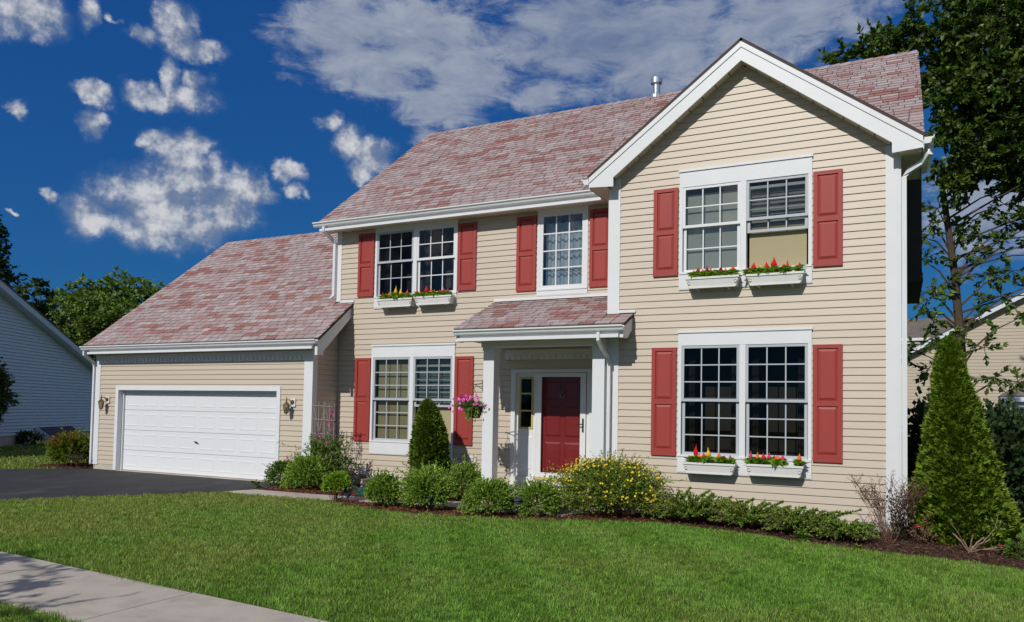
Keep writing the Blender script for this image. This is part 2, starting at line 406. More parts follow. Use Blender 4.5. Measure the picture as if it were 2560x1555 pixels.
class MB:
    """collects polygons into one mesh"""
    def __init__(s):
        s.v = []; s.f = []; s.m = []; s.mi = 0
    def poly(s, pts):
        b = len(s.v); s.v += [tuple(p) for p in pts]; s.f.append(tuple(range(b, b + len(pts)))); s.m.append(s.mi)
    def box(s, x0, x1, y0, y1, z0, z1):
        b = len(s.v)
        s.v += [(x0, y0, z0), (x1, y0, z0), (x1, y1, z0), (x0, y1, z0), (x0, y0, z1), (x1, y0, z1), (x1, y1, z1), (x0, y1, z1)]
        for q in ((0, 3, 2, 1), (4, 5, 6, 7), (0, 1, 5, 4), (1, 2, 6, 5), (2, 3, 7, 6), (3, 0, 4, 7)):
            s.f.append(tuple(b + i for i in q)); s.m.append(s.mi)
        return s
    def hexa(s, p):
        b = len(s.v); s.v += [tuple(q) for q in p]
        for q in ((0, 3, 2, 1), (4, 5, 6, 7), (0, 1, 5, 4), (1, 2, 6, 5), (2, 3, 7, 6), (3, 0, 4, 7)):
            s.f.append(tuple(b + i for i in q)); s.m.append(s.mi)
        return s
    def prism(s, pts, vec):
        n = len(pts); b = len(s.v); vec = Vector(vec)
        s.v += [tuple(p) for p in pts] + [tuple(Vector(p) + vec) for p in pts]
        s.f.append(tuple(range(b, b + n))[::-1]); s.f.append(tuple(range(b + n, b + 2 * n)))
        s.m += [s.mi, s.mi]
        for i in range(n):
            j = (i + 1) % n
            s.f.append((b + i, b + j, b + n + j, b + n + i)); s.m.append(s.mi)
        return s
    def tube(s, pts, rad, n=8, cap=True):
        pts = [Vector(p) for p in pts]
        rads = rad if isinstance(rad, (list, tuple)) else [rad] * len(pts)
        b = len(s.v)
        for i, p in enumerate(pts):
            d = (pts[min(i + 1, len(pts) - 1)] - pts[max(i - 1, 0)])
            d = d.normalized() if d.length > 1e-9 else Vector((0, 0, 1))
            a = Vector((0, 0, 1)) if abs(d.z) < 0.9 else Vector((1, 0, 0))
            e1 = d.cross(a).normalized(); e2 = d.cross(e1)
            for k in range(n):
                t = 2 * PI * (k + 0.5) / n
                s.v.append(tuple(p + (e1 * math.cos(t) + e2 * math.sin(t)) * rads[i]))
        for i in range(len(pts) - 1):
            for k in range(n):
                k2 = (k + 1) % n
                s.f.append((b + i * n + k, b + i * n + k2, b + (i + 1) * n + k2, b + (i + 1) * n + k)); s.m.append(s.mi)
        if cap:
            s.f.append(tuple(b + k for k in range(n))[::-1]); s.m.append(s.mi)
            s.f.append(tuple(b + (len(pts) - 1) * n + k for k in range(n))); s.m.append(s.mi)
        return s
    def lathe(s, c, prof, n=14):
        c = Vector(c)
        return s.tube([c + Vector((0, 0, z)) for r, z in prof], [max(r, 1e-4) for r, z in prof], n)
    def mesh(s, name, mats, origin=None, smooth=False):
        V = np.array(s.v)
        if origin is None:
            lo = V.min(0); hi = V.max(0)
            origin = np.array([(lo[0] + hi[0]) / 2, (lo[1] + hi[1]) / 2, lo[2]])
        me = bpy.data.meshes.new(name)
        me.from_pydata((V - np.array(origin)).tolist(), [], s.f)
        for m in (mats if isinstance(mats, (list, tuple)) else [mats]):
            me.materials.append(m)
        me.polygons.foreach_set('material_index', s.m)
        if smooth:
            me.polygons.foreach_set('use_smooth', [True] * len(me.polygons))
        me.update()
        return me, origin
    def build(s, name, mats, parent=None, smooth=False):
        me, org = s.mesh(name, mats, None, smooth)
        return link(bpy.data.objects.new(name, me), parent, tuple(org))

def B(name, mat, parent, *boxes):
    mb = MB()
    for b in boxes: mb.box(*b)
    return mb.build(name, mat, parent)

MESHES = {}
def shared(name, key, maker, mat, parent, world):
    """an object that shares its mesh with alike pieces; maker fills an MB round the local origin"""
    if key not in MESHES:
        mb = MB(); maker(mb)
        MESHES[key] = mb.mesh(name, mat, origin=(0, 0, 0))[0]
    return link(bpy.data.objects.new(name, MESHES[key]), parent, world)

# ------------------------------------------------------------------ foliage helpers (numpy)
def unit(a):
    return a / np.maximum(np.linalg.norm(a, axis=-1, keepdims=True), 1e-9)

def rdir(n):
    return unit(RNG.normal(size=(n, 3)))

def leaves(P, T, N, L, W, droop=0.0):
    """folded leaf blades: base P, tip direction T, rough normal N; two triangles each"""
    n = len(P)
    T = unit(T); S = unit(np.cross(T, N)); Nn = np.cross(S, T)
    L = np.broadcast_to(np.asarray(L, float), (n,))[:, None]; W = np.broadcast_to(np.asarray(W, float), (n,))[:, None]
    tip = P + T * L - np.array([0, 0, 1.0]) * L * droop
    mid = P + T * L * 0.5 + Nn * L * 0.06
    V = np.stack([P, mid + S * W * 0.5, tip, mid - S * W * 0.5], 1).reshape(-1, 3)
    i = np.arange(n)[:, None] * 4
    tris = np.concatenate([i + np.array([[0, 1, 2]]), i + np.array([[0, 2, 3]])], 0)
    return V, tris

def merge(parts):
    Vs, Ts, Ms, off = [], [], [], 0
    for V, T, m in parts:
        Vs.append(V); Ts.append(T + off); Ms.append(np.full(len(T), m)); off += len(V)
    return np.concatenate(Vs), np.concatenate(Ts), np.concatenate(Ms)

def shoot_leaves(A, Bp, per, L, W, t0=0.3, spread=0.9, up=0.2):
    """leaves set along shoots A->B"""
    n = len(A)
    d = Bp - A
    t = t0 + (1 - t0) * RNG.random((n, per))
    P = (A[:, None, :] + d[:, None, :] * t[..., None]).reshape(-1, 3)
    D = np.repeat(unit(d), per, 0)
    T = unit(D + rdir(len(P)) * spread + np.array([0, 0, up]))
    Nn = unit(rdir(len(P)) + np.array([0, -0.3, 0.8]))
    l = L * (0.7 + 0.6 * RNG.random(len(P)))
    return leaves(P, T, Nn, l, l * W)

def stems_mesh(segs, r0, r1, n=3):
    """thin tapered sticks, segs = list of (a,b)"""
    A = np.array([s[0] for s in segs], float); Bq = np.array([s[1] for s in segs], float)
    d = unit(Bq - A)
    ref = np.where(np.abs(d[:, 2:3]) < 0.9, np.array([[0, 0, 1.0]]), np.array([[1.0, 0, 0]]))
    e1 = unit(np.cross(d, ref)); e2 = np.cross(d, e1)
    m = len(A)
    r0 = np.broadcast_to(np.asarray(r0, float), (m,))[:, None]; r1 = np.broadcast_to(np.asarray(r1, float), (m,))[:, None]
    ring = []
    for P, r in ((A, r0), (Bq, r1)):
        for k in range(n):
            a = 2 * PI * k / n
            ring.append(P + (e1 * math.cos(a) + e2 * math.sin(a)) * r)
    V = np.stack(ring, 1).reshape(-1, 3)
    i = np.arange(m)[:, None] * (2 * n)
    T = []
    for k in range(n):
        k2 = (k + 1) % n
        T += [i + np.array([[k, k2, n + k2]]), i + np.array([[k, n + k2, n + k]])]
    return V, np.concatenate(T, 0)

def lump(D, k=3, amp=0.18):
    """smooth random bumpiness as a function of direction"""
    s = np.zeros(len(D))
    for _ in range(k * 3):
        a = unit(RNG.normal(size=3)); s += np.exp(6 * (D @ a - 1)) * RNG.choice([-1, 1])
    return 1 + amp * s / max(1e-6, np.abs(s).max())

# ================================================================== GROUND
def sheet(name, pts, z, mat, kind='structure', thick=0.0):
    mb = MB()
    if thick:
        mb.prism([(x, y, z - thick) for x, y in pts], (0, 0, thick))
    else:
        mb.poly([(x, y, z) for x, y in pts])
    o = mb.build(name, mat)
    return tag(o, kind=kind)

lawn = sheet('lawn', [(-420, -420), (420, -420), (420, 420), (-420, 420)], 0.0, M['lawn'])
tag(lawn, 'green front lawn spreading round the house', 'lawn')
DRIVE = [(-0.80, -0.62), (-1.35, -1.3), (-2.15, -2.15), (-3.2, -4.6), (-3.9, -8), (-4.2, -16), (1.2, -16), (2.1, -9.4), (2.6, -7.9), (3.1, -6.6), (3.64, -5.45), (4.24, -4.45), (4.95, -3.40), (5.5, -2.58), (5.66, -2.0), (5.62, -1.2), (5.45, -0.62)]
WALK = [(5.52, -2.58), (6.5, -2.56), (7.3, -2.50), (8.0, -2.36), (9.0, -2.20), (10.0, -2.12), (11.2, -2.08), (11.9, -2.0), (12.1, -1.4), (9.95, -1.38), (9.3, -1.62), (8.1, -1.84), (7.2, -1.96), (6.4, -2.0), (5.68, -2.0)]
BED = [(5.62, -2.0), (6.4, -2.0), (7.2, -1.98), (7.6, -2.42), (8.2, -2.72), (9.0, -2.98), (9.8, -3.02), (10.6, -2.92), (11.4, -2.70), (12.2, -2.32), (12.8, -2.02), (13.4, -1.92), (14.2, -2.02), (14.8, -2.25), (15.4, -2.55), (16.0, -2.62), (16.6, -2.75), (17.4, -2.98), (18.4, -3.25), (19.5, -3.3), (19.5, -2.1), (18.6, -1.75), (17.9, -0.9), (17.6, 0.6), (16.42, 1.2), (16.42, -0.98), (12.3, -0.98), (12.3, 0.02), (5.9, 0.02), (5.9, -0.75), (5.5, -0.75)]
LBED = [(-0.74, -0.70), (-1.3, -1.15), (-2.4, -1.25), (-3.0, -0.4), (-2.6, 0.6), (-1.6, 1.0), (-0.74, 1.0)]
tag(sheet('driveway', DRIVE, 0.012, M['asphalt']), 'dark asphalt driveway leading to the garage door', 'driveway')
tag(sheet('mulch_bed', BED, 0.005, M['soil']), 'bark mulch bed along the front of the house', 'planting bed')
tag(sheet('mulch_bed', LBED, 0.005, M['soil']), 'small mulch patch under the yellow-green bush by the garage', 'planting bed')
walk = sheet('garden_path', WALK, 0.022, M['concrete'], thick=0.10)
tag(walk, 'narrow concrete path curving from the driveway to the porch', 'path')
apron = B('garage_apron', M['concrete'], None, (-0.05, 5.2, -0.80, -0.40, -0.05, 0.020))
tag(apron, 'thin concrete strip under the garage door', 'apron', kind='structure')
stoop = B('stoop', M['concrete'], None, (9.92, 12.22, -1.36, -0.01, -0.05, 0.18))
tag(stoop, 'concrete front stoop between the porch columns', 'stoop', kind='structure')

def sw_dy(x): return -0.078 * (x - 9.4)
mb = MB(); mb.hexa([(x_, y_ + sw_dy(x_), z_) for z_ in (-0.1, -0.012) for x_, y_ in ((-30, -9.0), (32, -9.0), (32, -8.0), (-30, -8.0))]); sidewalk = mb.build('sidewalk', M['soil'])
tag(sidewalk, 'pale concrete pavement crossing the front lawn', 'pavement', kind='structure')
tag(sheet('street', [(-200, -24), (200, -24), (200, -15.5), (-200, -15.5)], 0.006, M['concrete']), 'concrete street in front of the lawns', 'street')
xs = [-30 + 2.05 * i + 0.1 for i in range(30)]
for i, x0 in enumerate(xs):
    mb = MB(); g = 0.014
    w = 2.05 - g; y0, y1 = -9.02, -7.96
    dz = random.uniform(-0.004, 0.004)
    b = 0.012
    S_ = lambda x_, y_, z_: (x_, y_ + sw_dy(x_), z_)
    lo = [S_(x0, y0, -0.09), S_(x0 + w, y0, -0.09), S_(x0 + w, y1, -0.09), S_(x0, y1, -0.09)]
    md = [S_(x0, y0, -0.004 + dz), S_(x0 + w, y0, -0.004 + dz), S_(x0 + w, y1, -0.004 + dz), S_(x0, y1, -0.004 + dz)]
    hi = [S_(x0 + b, y0 + b, 0.004 + dz), S_(x0 + w - b, y0 + b, 0.004 + dz), S_(x0 + w - b, y1 - b, 0.004 + dz), S_(x0 + b, y1 - b, 0.004 + dz)]
    mb.hexa(lo + md); mb.hexa(md + hi)
    mb.build('slab', M['concrete'], sidewalk)

# ================================================================== THE HOUSE
house = thing('house', (8.0, 0.0, 0.0), 'two-storey cream clapboard house with red shutters and pinkish shingle roofs', 'house')

class Frame:
    def __init__(s, o, u, n):
        s.o = Vector(o); s.u = Vector(u); s.n = Vector(n)
    def p(s, u, z, d):
        return s.o + s.u * u + Vector((0, 0, z)) + s.n * d

def subtract(iv, cut):
    out = []
    for a, b in iv:
        if cut[1] <= a or cut[0] >= b: out.append((a, b)); continue
        if cut[0] > a: out.append((a, cut[0]))
        if cut[1] < b: out.append((cut[1], b))
    return [(a, b) for a, b in out if b - a > 0.02]

def plank(mb, fr, u0b, u1b, u0t, u1t, z0, z1, dk=0.85):
    e = z1 - z0
    prof = [(1.0, 0.0015), (0.55, 0.0095 * dk), (0.16, 0.0165 * dk), (0.03, 0.0185 * dk), (0.0, 0.0175 * dk), (0.0, 0.001)]
    rows = []
    for t, d in prof:
        ua = u0b + (u0t - u0b) * t; ub = u1b + (u1t - u1b) * t
        rows.append((fr.p(ua, z0 + e * t, d), fr.p(ub, z0 + e * t, d), fr.p(ua, z0 + e * t, 0), fr.p(ub, z0 + e * t, 0)))
    flip = fr.u.cross(Vector((0, 0, 1))).dot(fr.n) < 0
    def q(*p):
        mb.poly(p[::-1] if flip else p)
    for i in range(len(rows) - 1):
        q(rows[i + 1][0], rows[i + 1][1], rows[i][1], rows[i][0])
    for k, s in ((0, 1), (1, -1)):
        pts = [r[k] for r in rows] + [rows[0][2 + k]]
        q(*(pts if s > 0 else pts[::-1]))

def siding(parent, fr, z0, z1, e, iv_fn, holes, mat='siding', name='siding_plank', joined=False, dk=0.85):
    z = z0
    allmb = MB()
    while z < z1 - 0.01:
        zt = min(z + e, z1)
        zc = (z + zt) / 2
        cuts = [(h[0], h[1]) for h in holes if h[2] < zc < h[3]]
        a0, b0 = iv_fn(z); a1, b1 = iv_fn(zt)
        parts = [(a0, b0)]
        for c in cuts: parts = subtract(parts, c)
        for a, b in parts:
            at = a1 if a == a0 else a
            bt = b1 if b == b0 else b
            if bt - at < 0.005: bt = at + 0.005
            mb = allmb if joined else MB()
            plank(mb, fr, a, b, at, bt, z, zt, dk)
            if not joined:
                mb.build(name, M[mat], parent)
        z = zt
    if joined:
        return allmb.build(name, M[mat], parent)

def holed_wall(fr, u0, u1, z0, z1, holes, mb, d=0.0):
    us = sorted({u0, u1, *[v for h in holes for v in h[:2] if u0 < v < u1]})
    zs = sorted({z0, z1, *[v for h in holes for v in h[2:] if z0 < v < z1]})
    for i in range(len(us) - 1):
        for j in range(len(zs) - 1):
            uc = (us[i] + us[i + 1]) / 2; zc = (zs[j] + zs[j + 1]) / 2
            if any(h[0] < uc < h[1] and h[2] < zc < h[3] for h in holes): continue
            mb.poly([fr.p(us[i], zs[j], d), fr.p(us[i + 1], zs[j], d), fr.p(us[i + 1], zs[j + 1], d), fr.p(us[i], zs[j + 1], d)])

SL_ = 0.785         # roof slope
YB = -1.0          # front of the gabled bay
YG = -0.77         # garage front
E_M = 0.107
W1 = (13.38, 15.31, 3.50, 5.36); W2 = (13.38, 15.31, 0.69, 2.85)
W3 = (6.79, 8.77, 0.66, 2.86); W4 = (6.82, 8.78, 3.62, 5.27); W5 = (10.49, 11.48, 3.69, 5.27)
def inset(w, k): return (w[0] + k, w[1] - k, w[2] + k, w[3] - k)

F_bay = Frame((0, YB, 0), (1, 0, 0), (0, -1, 0))
F_main = Frame((0, 0, 0), (1, 0, 0), (0, -1, 0))
F_gar = Frame((0, YG, 0), (1, 0, 0), (0, -1, 0))
F_garR = Frame((5.9, 0, 0), (0, 1, 0), (1, 0, 0))

# gable lines (bay): half width as a function of height
GX, GZ, GS = 14.335, 7.03, 0.745
def bay_iv(z):
    hw = 2.06 if z < 5.30 else min(2.06, max(0.0, (GZ - 0.19 - z) / GS + 0.06))
    return (max(12.30, GX - hw), min(16.36, GX + hw))

holes_bay = [inset(W1, 0.03), inset(W2, 0.03)]
siding(house, F_bay, 0.13, 6.84, E_M, bay_iv, holes_bay)
holes_main = [inset(W3, 0.03), inset(W4, 0.03), inset(W5, 0.03), (10.04, 11.60, 0.1, 2.31), (6.92, 7.48, 0.0, 0.25)]
siding(house, F_main, 0.10, 5.28, E_M, lambda z: (5.93, 12.24), holes_main)
siding(house, F_gar, 0.14, 2.52, 0.105, lambda z: (-0.60, 5.70), [(0.03, 5.05, -1, 1.96)])
siding(house, F_garR, 0.14, 2.78, 0.105, lambda z: (-0.66, -0.002), [])

siding(house, Frame((16.42, 0, 0), (0, 1, 0), (1, 0, 0)), 0.13, 8.3, E_M, lambda z: (-0.87, 8.0) if z < 5.15 else (-0.3 + (z - 5.2) / SL_, 7.9 - (z - 5.2) / SL_), [(0.88, 3.62, 3.74, 5.56)], name='siding_courses', joined=True)['kind'] = 'stuff'
mb = MB()
holed_wall(F_bay, 12.24, 16.42, 0.0, 5.30, [inset(W1, 0.05), inset(W2, 0.05)], mb, -0.002)
mb.poly([(12.24, YB + 0.002, 5.30), (16.42, YB + 0.002, 5.30), (14.33, YB + 0.002, 6.86)])
holed_wall(F_main, 5.85, 12.24, 0.0, 5.30, [inset(W3, 0.05), inset(W4, 0.05), inset(W5, 0.05), (10.06, 11.58, 0.0, 2.30)], mb, -0.002)
holed_wall(F_gar, -0.73, 5.90, 0.0, 2.75, [(0.05, 5.03, -1, 1.94)], mb, -0.002)
mb.poly([(5.898, YG, 0), (5.898, 0, 0), (5.898, 0, 3.6), (5.898, YG, 2.85)])          # garage return
mb.poly([(-0.73, YG, 0), (-0.73, 6.8, 0), (-0.73, 6.8, 2.9), (-0.73, 3.17, 6.2), (-0.73, YG, 2.9)])
mb.poly([(12.24, YB, 0), (12.24, 0, 0), (12.24, 0, 5.4), (12.24, YB, 5.4)])
mb.poly([(16.418, YB, 0), (16.418, 8, 0), (16.418, 8, 5.2), (16.418, 3.79, 8.5), (16.418, -0.3, 5.3), (16.418, YB, 5.2)])
mb.poly([(5.85, 0, 2), (5.85, 8, 2), (5.85, 8, 5.2), (5.85, 3.79, 8.5), (5.85, 0, 5.3)])
mb.poly([(-0.73, 8, 0), (16.42, 8, 0), (16.42, 8, 5.3), (-0.73, 8, 5.3)])
mb.build('wall', M['siding'], house)
mb = MB()
for q in ((12.235, 16.425, YB - 0.006, YB + 0.05, -0.05, 0.135), (5.85, 9.93, -0.006, 0.05, -0.05, 0.105), (-0.735, 0.04, YG - 0.006, YG + 0.05, -0.05, 0.145), (5.04, 5.905, YG - 0.006, YG + 0.05, -0.05, 0.145)): B('foundation', M['found'], house, q)

# corner boards
def board(x0, x1, y, z0, z1, name='corner_board', th=0.022, side=None):
    m = MB(); m.box(x0, x1, y - th, y, z0, z1)
    if side: m.box(*side)
    return m.build(name, M['white'], house)
board(12.235, 12.415, YB, 0.12, 5.36, side=(12.215, 12.235, YB - 0.022, YB + 0.14, 0.12, 5.19))
board(16.265, 16.425, YB, 0.12, 5.36, side=(16.425, 16.456, YB - 0.010, YB + 0.12, 0.12, 5.19))
board(5.845, 5.945, 0.0, 3.80, 5.26, side=(5.825, 5.845, -0.022, 0.12, 3.80, 5.26))
board(-0.74, -0.585, YG, 0.12, 2.72, side=(-0.76, -0.74, YG - 0.022, YG + 0.12, 0.12, 2.72))
board(5.70, 5.905, YG, 0.14, 2.72, side=(5.905, 5.925, YG - 0.022, YG + 0.12, 0.14, 2.66))

# ---------------- roofs
def seq_tints(n, base_u, course):
    """tint index along one course: short runs of one colour, blended in drifts"""
    out = []
    while len(out) < n:
        u = base_u + len(out) * 0.24
        k = 0.5 + 0.5 * math.sin(u * 1.25 + course * 0.62 + 1.7 * math.sin(course * 0.31 + u * 0.2)) * math.sin(u * 0.53 - course * 0.37)
        r = random.random()
        pr = 0.16 + 0.40 * k * k
        c = random.choice((2, 3, 3, 4)) if r < pr else random.choice((0, 0, 1, 4, 4))
        out += [c] * random.choice((1, 1, 1, 1, 1, 2))
    return out[:n]

ALL_TABS = []
def shingles(roof, O, u, s, n, ulim, slen, e=0.140, w=0.245, lead=0.0):
    """tabs of a shingle roof: O = eave point, u = along eave, s = up slope, n = normal; ulim(sc) -> (u0,u1)"""
    O = Vector(O); u = Vector(u); s = Vector(s).normalized(); n = Vector(n).normalized()
    nc = int(slen / e) + 1
    for i in range(nc):
        s0 = i * e; s1 = min(s0 + e + 0.012, slen)
        if s1 - s0 < 0.03: continue
        a, b = ulim(s0 + e / 2)
        uu = a - random.random() * w
        cnt = int((b - a) / w) + 4
        tints = seq_tints(cnt, a, i)
        for k in range(cnt):
            ww = w * random.uniform(0.82, 1.18)
            x0, x1 = max(uu, a), min(uu + ww - 0.015, b)
            uu += ww
            if x1 - x0 < 0.02: continue
            th = random.uniform(0.012, 0.019); jog = random.uniform(-0.004, 0.004)
            if i == 0: jog = 0
            P = lambda x, t, d: tuple(O + u * x + s * t + n * d)
            quad = [P(x0, s0 + jog, th), P(x1, s0 + jog, th), P(x1, s1, 0.002), P(x0, s1, 0.002), P(x0, s0 + jog, 0.0), P(x1, s0 + jog, 0.0)]
            ALL_TABS.append((roof, quad, tints[k]))

def roof_slab(name, poly_top, n, th, mat, parent=house):
    mb = MB(); n = Vector(n).normalized()
    mb.prism([tuple(Vector(p) - n * th) for p in poly_top], n * th)
    return mb.build(name, mat, parent)

SL = 0.785
# garage roof
O = (0.0, -1.06, 2.93); slen = math.hypot(4.23, 4.23 * SL)
ns = Vector((0, -SL, 1)).normalized(); sv = Vector((0, 1, SL))
def zg(y): return 2.93 + (y + 1.06) * SL
groof = roof_slab('garage_roof', [(-0.86, -1.06, zg(-1.06)), (6.27, -1.06, zg(-1.06)), (6.27, -0.002, zg(0)), (5.84, -0.002, zg(0)), (5.84, 3.17, zg(3.17)), (-0.86, 3.17, zg(3.17))], ns, 0.05, M['roofedge'])
MB().prism([(-0.86, 3.17, zg(3.17) - 0.05), (-0.86, 3.17, zg(3.17)), (-0.86, 7.4, zg(-1.06)), (-0.86, 7.4, zg(-1.06) - 0.05)], (6.7, 0, 0)).build('rear_roof_slope', M['sh_grey'], groof)
shingles(groof, O, (1, 0, 0), sv, ns, lambda sc: (-0.87, 6.28) if -1.06 + sc / math.hypot(1, SL) < -0.01 else (-0.87, 5.83), slen)
# main roof
zm = lambda y: 5.45 + (y + 0.33) * SL
mroof = roof_slab('main_roof', [(5.58, -0.33, zm(-0.33)), (16.77, -0.33, zm(-0.33)), (16.77, 3.79, zm(3.79)), (5.58, 3.79, zm(3.79))], ns, 0.05, M['roofedge'])
MB().prism([(5.58, 3.79, zm(3.79) - 0.05), (5.58, 3.79, zm(3.79)), (5.58, 8.4, zm(-0.8)), (5.58, 8.4, zm(-0.8) - 0.05)], (11.19, 0, 0)).build('rear_roof_slope', M['sh_grey'], mroof)
def main_lim(sc):
    return (5.57, 16.78)
shingles(mroof, (0, -0.33, zm(-0.33)), (1, 0, 0), sv, ns, main_lim, 4.12 * math.hypot(1, SL))
# porch roof (low pitch, butts against main wall and, at its right end, against the bay)
SP = 0.44; nsp = Vector((0, -SP, 1)).normalized(); svp = Vector((0, 1, SP))
zp = lambda y: 2.955 + (y + 1.50) * SP
proof = roof_slab('porch_roof', [(9.62, -1.50, zp(-1.5)), (12.66, -1.50, zp(-1.5)), (12.66, -1.022, zp(-1.022)), (12.21, -1.022, zp(-1.022)), (12.21, -0.016, zp(0)), (9.62, -0.016, zp(0))], nsp, 0.05, M['roofedge'])
shingles(proof, (0, -1.50, zp(-1.5)), (1, 0, 0), svp, nsp, lambda sc: (9.61, 12.67) if -1.50 + sc / math.hypot(1, SP) < -1.04 else (9.61, 12.205), 1.48 * math.hypot(1, SP), e=0.150, w=0.235)
# gable roof over the bay
zr = lambda x: 7.19 - abs(x - GX) * GS
for sgn in (-1, 1):
    xe = GX + sgn * 2.42
    gr = roof_slab('gable_roof', [(GX, -1.25, zr(GX)), (xe, -1.25, zr(xe)), (xe, 0.2, zr(xe)), (GX, 2.35, zr(GX))] if sgn > 0 else [(GX, -1.25, zr(GX)), (GX, 2.35, zr(GX)), (xe, 0.2, zr(xe)), (xe, -1.25, zr(xe))], (sgn * GS, 0, 1), 0.045, M['roofedge'])

# the ridge cap: overlapping caps on the two visible ridges
for r_, x0, x1, y, z in ((mroof, 5.58, 16.76, 3.79, zm(3.79)), (groof, -0.86, 5.8, 3.17, zg(3.17))):
    mb = MB(); x = x0
    while x < x1:
        xe = min(x + 0.2, x1)
        mb.mi = random.choice((0, 0, 1, 2, 4)); h0, h1 = 0.022, 0.010
        for sg in (-1, 1):
            pts = [(x, y, z + h1), (xe, y, z + h0), (xe, y + sg * 0.13, z + h0 - 0.13 * SL), (x, y + sg * 0.13, z + h1 - 0.13 * SL)]
            mb.poly(pts if sg < 0 else pts[::-1])
        mb.poly([(xe, y, z + h0), (xe, y - 0.13, z + h0 - 0.13 * SL), (xe, y, z - 0.03)])
        x = xe
    tag(mb.build('ridge_cap', M['sh'], r_), kind='stuff')

# shingle tabs: the 300 nearest are parts of their own, the rest one mesh per roof
cen = np.array([np.mean(q[1][:4], 0) for q in ALL_TABS])
near = set(np.argsort(np.linalg.norm(cen - CAM, axis=1))[:298].tolist())
rest = {}
for i, (rf, q, c) in enumerate(ALL_TABS):
    mb = MB() if i in near else rest.setdefault(rf.name, (rf, MB()))[1]
    mb.mi = 0 if i in near else c
    mb.poly(q[:4]); mb.poly([q[4], q[5], q[1], q[0]]); mb.poly([q[0], q[3], q[4]]); mb.poly([q[1], q[5], q[2]])
    if i in near:
        mb.build('shingle', M['sh'][c], rf)
for rf, mb in rest.values():
    tag(mb.build('shingle_courses', M['sh'], rf), kind='stuff')

# ---------------- gutters, fascias, soffits
def gutter(x0, x1, yb, zt, d=0.115, h=0.085, name='gutter'):
    mb = MB()
    pr = [(0, 0), (-0.004, -h), (-d * 0.55, -h), (-d * 0.68, -h * 0.80), (-d * 0.78, -h * 0.42), (-d * 0.94, -h * 0.30), (-d, -h * 0.22), (-d, 0.004), (-d + 0.012, 0.004), (-d + 0.012, -h * 0.25), (-0.02, -h * 0.3)]
    pts = [(x0, yb + a, zt + b) for a, b in pr]
    mb.prism(pts, (x1 - x0, 0, 0))
    return mb.build(name, M['gutter'], house)
gutter(-0.89, 6.25, -1.035, 2.90)
gutter(5.45, 12.05, -0.285, 5.43)
gutter(9.66, 12.66, -1.485, 2.92)
B('fascia', M['white'], house, (-0.68, 6.14, -1.034, -1.005, 2.773, 2.90), (-0.68, 6.14, -1.092, -1.004, 2.722, 2.773))
B('fascia', M['white'], house, (5.62, 12.22, -0.284, -0.258, 5.298, 5.43), (5.60, 12.0, -0.342, -0.257, 5.247, 5.298))
B('fascia', M['white'], house, (9.72, 12.58, -1.484, -1.455, 2.79, 2.92), (9.72, 12.58, -1.542, -1.454, 2.735, 2.79))
def soffit_panels(x0, x1, y0, y1, z, step=0.30):
    x = x0
    while x < x1 - 0.02:
        xe = min(x + step, x1)
        m = MB(); m.box(x + 0.004, xe - 0.004, y0, y1, z, z + 0.012)
        nrib = 2
        for k in range(nrib):
            xx = x + (xe - x) * (k + 0.5) / nrib
            m.box(xx - 0.004, xx + 0.004, y0 + 0.002, y1 - 0.002, z - 0.006, z - 0.001)
        m.build('soffit_panel', M['soffit'], house); x = xe
soffit_panels(-0.66, 6.12, -1.004, -0.795, 2.735, 0.45)
soffit_panels(5.65, 12.2, -0.257, -0.016, 5.262, 0.32)
soffit_panels(9.75, 12.2, -1.454, -0.016, 2.765, 0.35)
B('soffit_backing', M['soffit'], house, (-0.68, 6.12, -1.004, -0.79, 2.752, 2.765), (5.62, 12.2, -0.257, -0.003, 5.278, 5.29), (9.72, 12.2, -1.454, -0.003, 2.782, 2.79))
# rake boards at the ends of the lower roofs
def rake(x0, x1, pts_yz, name='rake_board', mat='white'):
    mb = MB(); mb.prism([(x0, y, z) for y, z in pts_yz], (x1 - x0, 0, 0)); return mb.build(name, M[mat], house)
rake(6.17, 6.235, [(-1.034, 2.60), (-1.034, zg(-1.034) - 0.055), (-0.003, zg(0) - 0.055), (-0.003, zg(0) - 0.30), (-0.86, 2.68), (-0.86, 2.60)])
rake(-0.84, -0.77, [(-1.034, 2.70), (-1.034, zg(-1.034) - 0.055), (3.17, zg(3.17) - 0.055), (3.17, zg(3.17) - 0.27), (-0.9, 2.75)])
rake(12.585, 12.64, [(-1.484, 2.735), (-1.484, zp(-1.484) - 0.055), (-1.024, zp(-1.024) - 0.055), (-1.024, 2.90), (-1.30, 2.735)])
rake(9.65, 9.70, [(-1.484, 2.735), (-1.484, zp(-1.484) - 0.055), (-0.018, zp(0) - 0.055), (-0.018, zp(0) - 0.28), (-1.30, 2.735)])
rake(5.60, 5.66, [(-0.284, 5.26), (-0.284, zm(-0.284) - 0.055), (3.79, zm(3.79) - 0.055), (3.79, zm(3.79) - 0.26), (-0.18, 5.26)])
B('porch_gable_fill', M['siding'], house, (12.245, 12.60, -1.40, -1.024, 2.77, 2.90))
mb = MB(); mb.prism([(9.705, -1.45, 2.78), (9.705, -0.02, 2.78), (9.705, -0.02, 3.50), (9.705, -1.45, 2.9)], (0.02, 0, 0)); mb.build('porch_gable_fill', M['siding'], house)
rake(16.70, 16.755, [(-0.284, 5.26), (-0.284, zm(-0.284) - 0.055), (3.79, zm(3.79) - 0.055), (8.3, zm(-0.72) - 0.055), (8.3, zm(-0.72) - 0.26), (3.79, zm(3.79) - 0.26), (-0.18, 5.26)])
